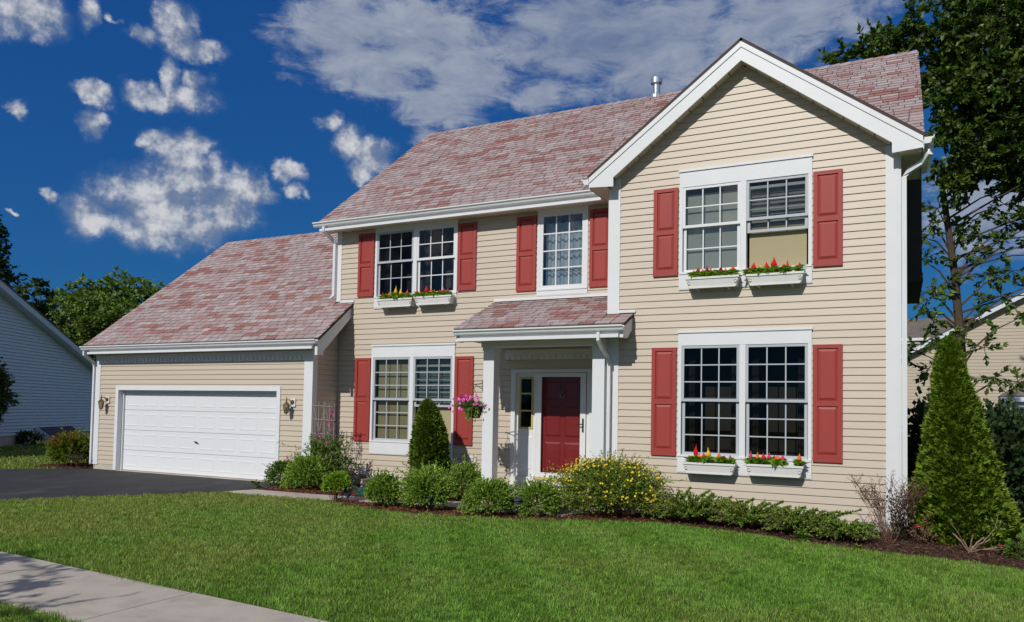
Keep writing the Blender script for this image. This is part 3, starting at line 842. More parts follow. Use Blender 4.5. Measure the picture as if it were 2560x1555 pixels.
# white flashing strips where the low roofs meet the walls
B('flashing', M['white'], house, (9.60, 12.21, -0.035, -0.016, zp(0) + 0.004, zp(0) + 0.055))
B('flashing', M['white'], house, (12.42, 12.69, YB - 0.042, YB - 0.023, zp(-1.022) + 0.005, zp(-1.022) + 0.05))
B('flashing', M['white'], house, (5.95, 6.30, -0.035, -0.016, zg(0) + 0.004, zg(0) + 0.055))

# gable fascia, returns, soffit
mb = MB()
oz = lambda x: 7.135 - abs(x - GX) * GS
yf0, yf1 = -1.235, -1.205
L, Rr = 11.95, 16.72
for sgn, xe, xi in ((-1, L, 12.36), (1, Rr, 16.345)):
    pts = [(GX, yf0, oz(GX)), (xe, yf0, oz(xe)), (xe, yf0, 5.205), (xi, yf0, 5.18), (xi, yf0, 5.325), (GX, yf0, 6.85)]
    if sgn < 0: pts = pts[::-1]
    mb.prism(pts[::-1], (0, yf1 - yf0, 0))
    # narrow upper shadow moulding
    a, b = (GX, oz(GX)), (xe, oz(xe))
    q = [(a[0], yf0 - 0.014, a[1]), (b[0], yf0 - 0.014, b[1]), (b[0], yf0 - 0.014, b[1] - 0.085), (a[0], yf0 - 0.014, a[1] - 0.085)]
    if sgn < 0: q = q[::-1]
    mb.prism(q[::-1], (0, 0.013, 0))
mb.build('gable_fascia', M['white'], house)
for sgn, xe, xi in ((-1, L, 12.235), (1, Rr, 16.425)):
    B('eave_return', M['soffit'], house, (min(xe, xi), max(xe, xi), yf1, 0.25, 5.19, 5.20))
    B('fascia', M['white'], house, (xe - 0.012, xe + 0.012, yf1, 0.25, 5.19, 5.345))
for sgn in (-1, 1):
    n = 10
    for k in range(n):
        xa = GX + sgn * 2.0 * k / n; xb = GX + sgn * 2.0 * (k + 1) / n - sgn * 0.012
        za = 6.87 - abs(xa - GX) * 0.765; zb = 6.87 - abs(xb - GX) * 0.765
        pts = [(xa, yf1, za), (xb, yf1, zb), (xb, -1.0, zb), (xa, -1.0, za)]
        m = MB(); m.prism(pts, (0, 0, 0.012)); m.build('soffit_panel', M['soffit'], house)
# gable gutters, seen end on
for xs_, sg in ((Rr + 0.013, 1), (L - 0.013, -1)):
    mb = MB()
    pr = [(0, 0), (0, -0.095), (0.07, -0.095), (0.085, -0.07), (0.095, -0.035), (0.118, -0.022), (0.125, 0.012), (0.115, 0.012), (0.105, -0.01), (0.01, -0.01)]
    pts = [(xs_ + sg * a, -1.23, 5.352 + b) for a, b in pr]
    if sg < 0: pts = pts[::-1]
    mb.prism(pts[::-1], (0, 1.45, 0)); mb.build('gutter', M['gutter'], house)

# downspouts
def downspout(pts, w=0.034, name='downspout'):
    m = MB(); m.tube(pts, w, 4); return m.build(name, M['gutter'], house)
downspout([(5.72, -0.34, 5.335), (5.72, -0.34, 5.25), (5.77, -0.16, 5.12), (5.80, -0.065, 5.02), (5.80, -0.065, 3.93), (5.78, -0.16, 3.83)], 0.042)
downspout([(-0.78, -1.09, 2.80), (-0.78, -1.09, 2.71), (-0.78, -0.98, 2.62), (-0.80, -0.83, 2.54), (-0.80, -0.80, 2.44), (-0.80, -0.80, 0.12)], 0.038)
downspout([(12.26, -1.54, 2.82), (12.26, -1.54, 2.70), (12.275, -1.42, 2.58), (12.285, -1.18, 2.46), (12.285, -1.10, 2.36), (12.285, -1.10, 0.10)], 0.036)
downspout([(16.80, -1.16, 5.27), (16.80, -1.14, 5.14), (16.72, -1.02, 5.06), (16.56, -0.96, 4.99), (16.492, -0.97, 4.90), (16.492, -0.97, 0.1)], 0.045)

# frieze with a little dentil row (garage and porch)
mb = MB(); mb.box(-0.60, 5.72, YG - 0.018, YG, 2.52, 2.72)
for k in range(52): mb.box(-0.55 + k * 0.12, -0.55 + k * 0.12 + 0.06, YG - 0.048, YG - 0.018, 2.545, 2.61)
mb.build('frieze', M['white'], house)
mb = MB(); mb.box(9.87, 11.90, -0.045, -0.016, 2.52, 2.70)
for k in range(17): mb.box(9.90 + k * 0.118, 9.90 + k * 0.118 + 0.06, -0.085, -0.045, 2.522, 2.59)
mb.build('frieze', M['white'], house)

# side bay on the upper floor, right end of the house
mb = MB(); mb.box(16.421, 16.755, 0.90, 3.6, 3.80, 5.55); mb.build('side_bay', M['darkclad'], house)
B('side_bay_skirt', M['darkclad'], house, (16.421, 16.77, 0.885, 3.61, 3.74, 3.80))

# flue on the ridge
mb = MB(); c = (11.57, 3.86, 0)
mb.lathe(c, [(0.078, 8.60), (0.078, 8.95), (0.088, 8.955), (0.088, 8.975)], 16)
mb.lathe(c, [(0.098, 8.965), (0.128, 8.985), (0.128, 9.10), (0.10, 9.115), (0.02, 9.12)], 16)
flue = mb.build('flue', M['steel'], house, smooth=False)
mb = MB(); mb.lathe(c, [(0.16, 8.60), (0.16, 8.70), (0.085, 8.76)], 16); mb.build('collar', M['steel'], flue)

# ---------------- windows
def sash(parent, x0, x1, z0, z1, y, cols, rows, mat, glass, fr=0.042, bar=0.018, grid=True):
    """one sash: frame, muntin grid and single panes"""
    mb = MB()
    mb.box(x0, x0 + fr, y - 0.02, y + 0.012, z0, z1); mb.box(x1 - fr, x1, y - 0.02, y + 0.012, z0, z1)
    mb.box(x0 + fr, x1 - fr, y - 0.019, y + 0.011, z0, z0 + fr); mb.box(x0 + fr, x1 - fr, y - 0.019, y + 0.011, z1 - fr, z1)
    mb.build('sash', M[mat], parent)
    gx0, gx1, gz0, gz1 = x0 + fr, x1 - fr, z0 + fr, z1 - fr
    if grid:
        m = MB()
        for c_ in range(1, cols):
            xx = gx0 + (gx1 - gx0) * c_ / cols; m.box(xx - bar / 2, xx + bar / 2, y - 0.010, y + 0.006, gz0, gz1)
        for r_ in range(1, rows):
            zz = gz0 + (gz1 - gz0) * r_ / rows
            for c_ in range(cols):
                xa = gx0 + (gx1 - gx0) * c_ / cols + (bar / 2 if c_ else 0); xb = gx0 + (gx1 - gx0) * (c_ + 1) / cols - (bar / 2 if c_ < cols - 1 else 0)
                m.box(xa, xb, y - 0.009, y + 0.005, zz - bar / 2, zz + bar / 2)
        m.build('muntin_grid', M[mat], parent)
    pw, ph = (gx1 - gx0) / cols, (gz1 - gz0) / rows
    for c_ in range(cols):
        for r_ in range(rows):
            key = ('pane', round(pw, 3), round(ph, 3), glass)
            def mk(m_, pw=pw, ph=ph): m_.poly([(-pw / 2, 0, -ph / 2), (pw / 2, 0, -ph / 2), (pw / 2, 0, ph / 2), (-pw / 2, 0, ph / 2)])
            o = shared('pane', key, mk, M[glass], parent, (gx0 + pw * (c_ + 0.5), y - 0.002, gz0 + ph * (r_ + 0.5)))
            o.rotation_euler = (random.gauss(0, 0.005), 0, random.gauss(0, 0.005))

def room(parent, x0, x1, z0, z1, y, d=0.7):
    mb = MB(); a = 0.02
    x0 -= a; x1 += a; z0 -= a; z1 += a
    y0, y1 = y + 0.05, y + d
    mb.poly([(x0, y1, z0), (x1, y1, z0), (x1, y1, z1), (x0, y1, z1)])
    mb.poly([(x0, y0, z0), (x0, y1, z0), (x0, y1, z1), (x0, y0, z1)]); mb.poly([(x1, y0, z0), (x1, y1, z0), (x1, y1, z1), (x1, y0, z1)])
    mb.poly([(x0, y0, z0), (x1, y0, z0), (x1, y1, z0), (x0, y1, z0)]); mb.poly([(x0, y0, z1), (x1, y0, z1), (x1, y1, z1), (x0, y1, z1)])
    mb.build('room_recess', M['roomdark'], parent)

def shade(parent, x0, x1, z0, z1, y, mat='blind'):
    mb = MB(); n = 1
    for k in range(n):
        xa = x0 + (x1 - x0) * k / n; xb = x0 + (x1 - x0) * (k + 1) / n - 0.003
        mb.box(xa, xb, y, y + 0.004, z0, z1)
    mb.box(x0, x1, y - 0.008, y - 0.001, z0, z0 + 0.02)
    mb.build('window_shade', M[mat], parent)

def venetian(parent, x0, x1, z0, z1, y, step=0.05, mat='slat'):
    mb = MB(); z = z0
    while z < z1:
        mb.hexa([(x0, y - 0.012, z), (x1, y - 0.012, z), (x1, y + 0.012, z + step * .93), (x0, y + 0.012, z + step * .93), (x0, y - 0.012, z + 0.003), (x1, y - 0.012, z + 0.003), (x1, y + 0.012, z + step * .93 + 0.003), (x0, y + 0.012, z + step * .93 + 0.003)])
        z += step
    mb.build('venetian_blind', M[mat], parent)

def drape(parent, x0, x1, z0, z1, y, n, mat, amp=0.022, head=0.0):
    mb = MB(); pts = []
    for i in range(n * 4 + 1):
        t = i / (n * 4); a = math.sin(t * n * 2 * PI + 0.7 * math.sin(t * 9))
        pts.append((x0 + (x1 - x0) * t, y + amp * a, head * (0.5 + 0.5 * a)))
    for p, q in zip(pts[:-1], pts[1:]):
        mb.poly([(p[0], p[1], z0), (q[0], q[1], z0), (q[0], q[1], z1 + q[2]), (p[0], p[1], z1 + p[2])])
    return mb.build('curtain', M[mat], parent)

def window_unit(w, yw, head, apron, label=None, mull=0.085, side=0.05, n=2):
    """cased window: returns (part, list of clear openings)"""
    x0, x1, z0, z1 = w
    zs0, zs1 = z0 + apron, z1 - head
    mb = MB(); yo = yw - 0.032
    mb.box(x0, x1, yo, yw + 0.01, zs1, z1 - 0.03)                               # head board
    mb.box(x0 - 0.012, x1 + 0.012, yo - 0.018, yw + 0.01, z1 - 0.03, z1 + 0.006)  # drip cap
    mb.box(x0, x0 + side, yo + 0.001, yw + 0.09, zs0, zs1); mb.box(x1 - side, x1, yo + 0.001, yw + 0.09, zs0, zs1)
    mb.box(x0, x1, yo, yw + 0.01, z0 + 0.002, zs0 - 0.03)                             # apron panel
    mb.box(x0 + 0.002, x1 - 0.002, yo - 0.012, yw + 0.09, zs0 - 0.03, zs0)                  # sill
    mb.box(x0 - 0.006, x1 + 0.006, yo + 0.004, yw, z0 - 0.012, z0 + 0.002)
    ops = []
    if n == 2:
        xm = (x0 + x1) / 2
        mb.box(xm - mull / 2, xm + mull / 2, yo + 0.002, yw + 0.09, zs0, zs1)
        ops = [(x0 + side, xm - mull / 2), (xm + mull / 2, x1 - side)]
    else:
        ops = [(x0 + side, x1 - side)]
    p = mb.build('window', M['white'], house)
    if label: p['label'] = label
    return p, ops, zs0, zs1

# upper gable window
p, ops, a, b = window_unit(W1, YB, 0.27, 0.26, 'upper gable window, left sash closed, right sash raised')
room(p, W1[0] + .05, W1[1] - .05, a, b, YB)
(x0, x1) = ops[0]; zm_ = 4.46
sash(p, x0, x1, zm_ - 0.01, b, YB - 0.004, 3, 2, 'white', 'glass_clear'); sash(p, x0 + .01, x1 - .01, a, zm_ + 0.03, YB + 0.035, 3, 2, 'white', 'glass_clear')
shade(p, x0 + .03, x1 - .03, a + .02, b - 0.10, YB + 0.085, 'slat')
(x0, x1) = ops[1]
sash(p, x0, x1, zm_ + 0.02, b, YB + 0.0, 3, 2, 'sash_grey', 'glass')
sash(p, x0 + .01, x1 - .01, 4.30, 5.0, YB + 0.035, 3, 2, 'sash_grey', 'glass')
venetian(p, x0 + .04, x1 - .04, 4.40, b - 0.13, YB + 0.10, 0.055); shade(p, x0 + .03, x1 - .03, a + .02, 4.40, YB + 0.095)
# lower gable window
p, ops, a, b = window_unit(W2, YB, 0.225, 0.265, 'lower gable window with dark screened panes')
room(p, W2[0] + .05, W2[1] - .05, a, b, YB)
for x0, x1 in ops:
    sash(p, x0, x1, 1.77, b, YB - 0.004, 3, 3, 'sash_grey', 'glass_screen'); sash(p, x0 + .01, x1 - .01, a, 1.83, YB + 0.035, 3, 3, 'sash_grey', 'glass_screen')
    drape(p, x0 + .02, x0 + .16, a, b - .02, YB + 0.2, 3, 'darkcurtain'); drape(p, x1 - .16, x1 - .02, a, b - .02, YB + 0.2, 3, 'darkcurtain')
# ground floor window by the small evergreen
p, ops, a, b = window_unit(W3, 0.0, 0.255, 0.265, 'ground floor window with tan shades, right sash raised')
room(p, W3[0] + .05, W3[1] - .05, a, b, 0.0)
(x0, x1) = ops[0]
sash(p, x0, x1, 1.74, b, -0.004, 3, 3, 'sash_grey', 'glass'); sash(p, x0 + .01, x1 - .01, a, 1.80, 0.035, 3, 3, 'sash_grey', 'glass')
shade(p, x0 + .05, x1 - .03, a + .01, b - 0.02, 0.10)
(x0, x1) = ops[1]
sash(p, x0, x1, 1.74, b, -0.004, 3, 3, 'sash_grey', 'glass'); sash(p, x0 + .01, x1 - .01, 1.62, 2.45, 0.035, 3, 3, 'sash_grey', 'glass')
venetian(p, x0 + .04, x1 - .04, 1.66, b - .1, 0.11, 0.075); shade(p, x0 + .03, x1 - .03, a + .01, 1.68, 0.10)
# upper left window
p, ops, a, b = window_unit(W4, 0.0, 0.10, 0.235, 'upper window above the garage roof with dark panes')
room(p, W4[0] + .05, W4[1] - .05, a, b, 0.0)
for i, (x0, x1) in enumerate(ops):
    mt, gl = (('sash_grey', 'glass_screen'), ('white', 'glass'))[i]
    sash(p, x0, x1, 4.53, b, -0.004, 3, 2, mt, gl); sash(p, x0 + .01, x1 - .01, a, 4.59, 0.035, 3, 2, mt, gl)
    drape(p, x0 + .02, x0 + .2, a, b - .02, 0.2, 3, 'darkcurtain'); drape(p, x1 - .2, x1 - .02, a, b - .02, 0.2, 3, 'darkcurtain')
# single window over the porch
p, ops, a, b = window_unit(W5, 0.0, 0.07, 0.115, 'single window over the porch with pleated pale curtain', n=1)
room(p, W5[0] + .05, W5[1] - .05, a, b, 0.0, 0.5)
(x0, x1) = ops[0]
sash(p, x0, x1, a, b, -0.006, 3, 4, 'white', 'glass_clear', fr=0.062, bar=0.022)
drape(p, x0 + .05, x1 - .02, a, b - .17, 0.14, 7, 'curtain', 0.026, 0.03)
for zz in (a + .33, a + .69, a + 1.03):   # dark scalloped tie bands across the pleats
    m = MB(); n = 28
    for i in range(n):
        t0, t1 = i / n, (i + 1) / n
        za = zz + 0.03 * abs(math.sin(t0 * 6 * PI)); zb = zz + 0.03 * abs(math.sin(t1 * 6 * PI))
        xa, xb = x0 + .06 + (x1 - x0 - .09) * t0, x0 + .06 + (x1 - x0 - .09) * t1
        m.poly([(xa, 0.105, za), (xb, 0.105, zb), (xb, 0.105, zb + 0.018), (xa, 0.105, za + 0.018)])
    m.build('scallop_trim', M['darkcurtain'], p)

# ---------------- shutters
def shutter(x0, x1, z0, z1, yw):
    y0 = yw - 0.045; st = 0.058; h = z1 - z0
    tr, br, mr = 0.055, 0.10, 0.075
    zmid = z0 + h * 0.497
    mb = MB()
    mb.box(x0, x0 + st, y0, yw - 0.005, z0, z1); mb.box(x1 - st, x1, y0, yw - 0.005, z0, z1)
    for za, zb in ((z0, z0 + br), (zmid - mr / 2, zmid + mr / 2), (z1 - tr, z1)):
        mb.box(x0 + st, x1 - st, y0 + 0.0015, yw - 0.006, za, zb)
    mb.box(x0 + st, x1 - st, y0 + 0.022, yw - 0.007, z0 + br, z1 - tr)
    s = mb.build('shutter', M['shutter'], house)
    for za, zb in ((z0 + br, zmid - mr / 2), (zmid + mr / 2, z1 - tr)):
        m = MB(); a0, a1 = x0 + st + 0.006, x1 - st - 0.006; b0, b1 = za + 0.006, zb - 0.006; k = 0.038; yb, yt = y0 + 0.0215, y0 + 0.004
        m.hexa([(a0, yb, b0), (a0, yb, b1), (a1, yb, b1), (a1, yb, b0), (a0 + k, yt, b0 + k), (a0 + k, yt, b1 - k), (a1 - k, yt, b1 - k), (a1 - k, yt, b0 + k)])
        m.build('raised_panel', M['shutter'], s)
for x0, x1, z0, z1, y in ((12.97, 13.36, 3.72, 5.10, YB), (15.325, 15.715, 3.72, 5.10, YB), (12.965, 13.355, 0.93, 2.60, YB), (15.325, 15.715, 0.93, 2.60, YB),
                          (6.385, 6.775, 0.90, 2.60, 0), (8.785, 9.19, 0.90, 2.60, 0), (6.395, 6.795, 3.87, 5.18, 0), (8.80, 9.20, 3.87, 5.18, 0), (10.065, 10.465, 3.79, 5.18, 0), (11.515, 11.915, 3.79, 5.18, 0)):
    shutter(x0, x1, z0, z1, y)

# ---------------- garage door
mb = MB(); yo = YG - 0.03
mb.box(-0.01, 0.09, yo, YG + 0.03, 0.0, 1.99); mb.box(4.99, 5.09, yo, YG + 0.03, 0.0, 1.99); mb.box(0.09, 4.99, yo + 0.001, YG + 0.03, 1.89, 1.99)
mb.box(0.03, 0.09, YG + 0.03, YG + 0.24, 0.0, 1.89); mb.box(4.99, 5.05, YG + 0.03, YG + 0.24, 0.0, 1.89); mb.box(0.03, 5.05, YG + 0.031, YG + 0.24, 1.89, 1.95)
mb.box(0.09, 0.125, YG + 0.09, YG + 0.13, 0.0, 1.889); mb.box(4.955, 4.99, YG + 0.09, YG + 0.13, 0.0, 1.889); mb.box(0.125, 4.955, YG + 0.091, YG + 0.13, 1.85, 1.889)
mb.build('garage_door_frame', M['white'], house)
gx0, gx1, gz0, gz1, gy = 0.10, 4.98, 0.025, 1.90, YG + 0.135
gd = B('garage_door', M['gdoor'], house, (gx0, gx1, gy + 0.02, gy + 0.05, gz0, gz1))
sh_ = (gz1 - gz0) / 4
for r_ in range(4):
    za, zb = gz0 + sh_ * r_ + 0.004, gz0 + sh_ * (r_ + 1) - 0.004
    m = MB(); m.hexa([(gx0, gy, za), (gx1, gy, za), (gx1, gy + 0.019, za), (gx0, gy + 0.019, za), (gx0, gy, zb), (gx1, gy, zb), (gx1, gy + 0.019, zb), (gx0, gy + 0.019, zb)])
    m.build('door_section', M['gdoor'], gd)
    for c_ in range(8):
        pw = (gx1 - gx0) / 8
        def mk(mm, pw=pw):
            a, h = pw * 0.38, sh_ * 0.31
            # pressed moulding: a low bead round a flat field
            loops = [(0.0, -0.0003), (0.016, -0.0045), (0.026, -0.0045), (0.044, -0.0008)]
            L_ = [[(-a + q, d_, -h + q), (a - q, d_, -h + q), (a - q, d_, h - q), (-a + q, d_, h - q)] for q, d_ in loops]
            for p_, n_ in zip(L_[:-1], L_[1:]):
                for e_ in range(4): mm.poly([p_[e_], p_[(e_ + 1) % 4], n_[(e_ + 1) % 4], n_[e_]])
            mm.poly(L_[-1])
        shared('raised_panel', ('gpanel',), mk, M['gdoor'], gd, (gx0 + pw * (c_ + 0.5), gy, (za + zb) / 2))
mb = MB(); mb.tube([(2.50, gy - 0.03, 0.76), (2.60, gy - 0.03, 0.735)], 0.012, 6); mb.lathe((2.53, gy - 0.02, 0), [(0.02, 0.735), (0.02, 0.765)], 8); mb.build('handle', M['black'], gd)
B('weather_strip', M['roofedge'], gd, (gx0, gx1, gy + 0.002, gy + 0.03, 0.012, 0.024))

# ---------------- entrance
mb = MB(); yo = -0.035
mb.box(10.0, 10.085, yo, 0.11, 0.18, 2.34); mb.box(11.545, 11.63, yo, 0.11, 0.18, 2.34); mb.box(10.085, 11.545, yo + 0.001, 0.11, 2.28, 2.34)
mb.box(10.478, 10.510, 0.0, 0.11, 0.36, 2.28); mb.box(10.085, 11.545, -0.03, 0.07, 0.18, 0.34)
mb.build('door_frame', M['white'], house)
B('threshold', M['tan_frame'], house, (10.50, 11.50, -0.06, 0.06, 0.341, 0.375))
B('sill_board', M['white'], house, (10.087, 10.498, -0.028, 0.06, 0.341, 0.374))
sl = B('sidelight', M['white'], house, (10.085, 10.475, 0.045, 0.095, 0.376, 1.25), (10.085, 10.475, 0.045, 0.095, 2.20, 2.28), (10.085, 10.145, 0.045, 0.095, 1.25, 2.20), (10.425, 10.475, 0.045, 0.095, 1.25, 2.20))
m = MB(); m.box(10.145, 10.175, 0.028, 0.075, 1.25, 2.20); m.box(10.395, 10.425, 0.028, 0.075, 1.25, 2.20)
for zz in (1.25, 1.565, 1.88, 2.165): m.box(10.175, 10.395, 0.029, 0.075, zz, zz + 0.03)
m.build('glazing_frame', M['tan_frame'], sl)
for k in range(3):
    def mk(mm): mm.poly([(-0.11, 0, -0.14), (0.11, 0, -0.14), (0.11, 0, 0.14), (-0.11, 0, 0.14)])
    shared('pane', ('slpane',), mk, M['glass_screen'], sl, (10.285, 0.055, 1.422 + k * 0.315))
m = MB(); m.hexa([(10.16, 0.045, 0.5), (10.16, 0.045, 1.12), (10.41, 0.045, 1.12), (10.41, 0.045, 0.5), (10.19, 0.036, 0.53), (10.19, 0.036, 1.09), (10.38, 0.036, 1.09), (10.38, 0.036, 0.53)]); m.build('raised_panel', M['white'], sl)
room(sl, 10.16, 10.41, 1.27, 2.18, 0.05, 0.5)
dr = B('front_door', M['door'], house, (10.55, 11.48, 0.07, 0.11, 0.376, 2.27))
for xa, xb in ((10.66, 10.97), (11.04, 11.35)):
    for za, zb in ((0.50, 1.02), (1.12, 1.66), (1.78, 2.12)):
        m = MB(); k = 0.03
        m.hexa([(xa, 0.07, za), (xa, 0.07, zb), (xb, 0.07, zb), (xb, 0.07, za), (xa + k, 0.056, za + k), (xa + k, 0.056, zb - k), (xb - k, 0.056, zb - k), (xb - k, 0.056, za + k)])
        m.build('raised_panel', M['door'], dr)
m = MB()
for k in range(12):
    t0, t1 = k * PI / 6, (k + 1) * PI / 6
    m.tube([(11.0 + 0.04 * math.cos(t0), 0.048, 1.87 + 0.055 * math.sin(t0)), (11.0 + 0.04 * math.cos(t1), 0.048, 1.87 + 0.055 * math.sin(t1))], 0.011, 5)
m.lathe((11.0, 0.055, 0), [(0.02, 1.92), (0.028, 1.935), (0.02, 1.955)], 8)
m.build('knocker', M['brass'], dr)
st = B('storm_door', M['white'], house, (10.517, 10.61, -0.012, 0.02, 0.38, 2.272), (11.37, 11.475, -0.012, 0.02, 0.38, 2.272), (10.61, 11.37, -0.011, 0.019, 2.20, 2.272), (10.61, 11.37, -0.011, 0.019, 0.38, 0.47))
B('door_jamb', M['white'], house, (11.487, 11.544, 0.0, 0.10, 0.376, 2.279))
m = MB(); m.poly([(10.61, 0.005, 0.47), (11.37, 0.005, 0.47), (11.37, 0.005, 2.20), (10.61, 0.005, 2.20)]); m.build('pane', M['stormglass'], st)
m = MB(); m.box(11.415, 11.442, -0.03, -0.0125, 1.22, 1.46); m.tube([(11.43, -0.03, 1.36), (11.43, -0.075, 1.36), (11.32, -0.075, 1.345)], 0.010, 6); m.build('handle', M['black'], st)

# porch columns and beam
for xa in (10.02, 12.02):
    c = MB(); c.box(xa, xa + 0.205, -1.15, -0.945, 0.18, 2.66)
    c.box(xa - 0.012, xa + 0.217, -1.162, -0.933, 2.60, 2.661)
    c.build('porch_column', M['white'], house)
B('porch_beam', M['white'], house, (9.98, 12.23, -1.165, -0.93, 2.662, 2.764))
B('pilaster', M['white'], house, (12.13, 12.214, -0.93, -0.02, 0.18, 2.76))
mb = MB(); mb.lathe((11.15, -0.75, 0), [(0.07, 2.758), (0.075, 2.74), (0.03, 2.73)], 10); mb.build('ceiling_fixture', M['black'], house)

# vents, basement window, well
B('dryer_vent', M['white'], house, (6.57, 6.73, -0.05, -0.016, 0.19, 0.33), (6.585, 6.715, -0.09, -0.05, 0.225, 0.31))
dv = B('wall_vent', M['white'], house, (9.10, 9.28, -0.04, -0.016, 0.56, 0.70))
B('grille', M['found'], dv, (9.13, 9.25, -0.046, -0.0405, 0.59, 0.67))
bw = B('basement_window', M['white'], house, (6.89, 7.51, -0.04, -0.002, 0.225, 0.262), (6.89, 6.935, -0.04, -0.002, -0.02, 0.225), (7.40, 7.44, -0.04, -0.002, -0.02, 0.225))
B('window_well', M['found'], bw, (7.45, 7.50, -0.42, -0.04, -0.02, 0.20), (6.90, 6.94, -0.42, -0.041, -0.02, 0.16))
B('dark_pane', M['roomdark'], bw, (6.935, 7.40, -0.012, -0.004, -0.02, 0.225))

# ================================================================== NEIGHBOURING HOUSES
# white house to the left: gable wall turned away from the sun
A0 = Vector((-11.09, 2.77, 0)); du = Vector((-0.51, 0.86, 0)).normalized(); nn = Vector((0.86, 0.51, 0)).normalized()
nbw = thing('house', tuple(A0), 'white sided house in shade beyond the driveway, its gable slope facing the garage', 'house')
FN = Frame(A0, du, nn)
# roof line in the wall frame: falls from the ridge (u<0) towards u>0
zline = lambda u: 5.22 - 0.330 * u
def nb_iv(z):
    um = (5.22 - z) / 0.330
    return (-9.0, min(8.6, um))
siding(nbw, FN, 0.36, 5.15, 0.118, lambda z: (-9.0, nb_iv(z)[1]), [], 'nb_white', dk=1.7)
siding(nbw, FN, 5.15, 8.0, 0.118, lambda z: (-9.0, max(-8.9, (5.22 - z) / 0.330)), [], 'nb_white', name='siding_courses', joined=True)['kind'] = 'stuff'
mb = MB(); mb.poly([FN.p(-9, -0.1, -0.01), FN.p(8.6, -0.1, -0.01), FN.p(8.6, 2.38, -0.01), FN.p(-9, 8.2, -0.01)])
mb.poly([FN.p(8.6, -0.1, -0.01), FN.p(8.6, -0.1, -9), FN.p(8.6, 2.3, -9), FN.p(8.6, 2.38, -0.01)])
mb.poly([FN.p(-9, -0.1, -0.01), FN.p(-9, -0.1, -9), FN.p(-9, 8.0, -9), FN.p(-9, 8.2, -0.01)])
mb.build('wall', M['nb_white'], nbw)
mb = MB(); mb.prism([FN.p(-9, -0.1, 0.0), FN.p(8.6, -0.1, 0.0), FN.p(8.6, 0.35, 0.0), FN.p(-9, 0.35, 0.0)], nn * 0.006); mb.build('foundation', M['found'], nbw)
up = Vector((0, 0, 1))
def slope_pt(u, d, h): return FN.p(u, zline(u) + h, d)
mb = MB(); mb.prism([slope_pt(-9, 0.30, 0.0), slope_pt(9.0, 0.30, 0.0), slope_pt(9.0, 0.30, 0.22), slope_pt(-9, 0.30, 0.22)], nn * 0.03); mb.build('rake_board', M['nb_white'], nbw)
mb = MB(); mb.prism([slope_pt(-9, 0.0, -0.02), slope_pt(9.0, 0.0, -0.02), slope_pt(9.0, 0.30, -0.02), slope_pt(-9, 0.30, -0.02)], (0, 0, 0.02)); mb.build('soffit', M['nb_white'], nbw)
mb = MB(); mb.prism([slope_pt(-9, 0.35, 0.23), slope_pt(9.1, 0.35, 0.23), slope_pt(9.1, -9, 0.23), slope_pt(-9, -9, 0.23)], (0, 0, 0.04)); mb.build('roof', M['sh_grey'], nbw)
# window well cover by its foundation
c = FN.p(3.5, 0, 0)
wc = thing('window_well_cover', tuple(c), 'dark sloping window well cover against the shaded white house', 'well cover')
mb = MB(); mb.prism([FN.p(2.6, 0.0, 0.02), FN.p(2.6, 0.0, 0.9), FN.p(2.6, 0.62, 0.02)], du * 2.6); mb.build('cover', M['lampgrey'], wc)
mb = MB(); mb.prism([FN.p(2.55, 0.0, 0.02), FN.p(2.55, 0.0, 0.93), FN.p(2.55, 0.66, 0.02)], du * 0.045); mb.build('rim', M['nb_white'], wc)

# beige house to the right, sunlit gable wall
YN = 27.0
nbe = thing('house', (23.0, YN, 0), 'beige sided house behind the right hand corner, tree shadow on its sunlit gable', 'house')
FE = Frame((0, YN, 0), (1, 0, 0), (0, -1, 0))
ze = lambda x: 4.76 + (x - 17.09) * 0.548
siding(nbe, FE, 0.3, 9.5, 0.15, lambda z: (max(14.5, 17.09 + (z - 4.72) / 0.548), 30.0), [(21.6, 30, 0, 3.0)], 'nb_beige', name='siding_courses', joined=True)['kind'] = 'stuff'
mb = MB(); mb.poly([(14.5, YN + .01, 0), (30, YN + .01, 0), (30, YN + .01, ze(26.0) - 2.2), (26.0, YN + .01, ze(26.0)), (14.5, YN + .01, ze(14.5))]); mb.box(14.5, 28, YN + .02, YN + 9, 0, 2.6); mb.build('wall', M['nb_beige'], nbe)
mb = MB()
mb.prism([(15.0, YN - 0.36, ze(15.0) - 0.21), (26.0, YN - 0.36, ze(26.0) - 0.21), (26.0, YN - 0.36, ze(26.0)), (15.0, YN - 0.36, ze(15.0))], (0, 0.03, 0)); mb.build('rake_board', M['nb_white'], nbe)
mb = MB(); mb.prism([(15.0, YN - 0.33, ze(15.0) - 0.20), (26.0, YN - 0.33, ze(26.0) - 0.20), (26.0, YN, ze(26.0) - 0.20), (15.0, YN, ze(15.0) - 0.20)], (0, 0, 0.02)); mb.build('soffit', M['soffit'], nbe)
mb = MB(); mb.prism([(14.7, YN - 0.40, ze(14.7) + 0.01), (26.0, YN - 0.40, ze(26.0) + 0.01), (26.0, YN + 9, ze(26.0) + 0.01), (14.7, YN + 9, ze(14.7) + 0.01)], (0, 0, 0.05)); mb.prism([(37, YN - 0.40, ze(15) + 0.01), (26.0, YN - 0.40, ze(26.0) + 0.01), (26.0, YN + 9, ze(26.0) + 0.01), (37, YN + 9, ze(15) + 0.01)], (0, 0, 0.05)); mb.build('roof', M['sh_grey'], nbe)
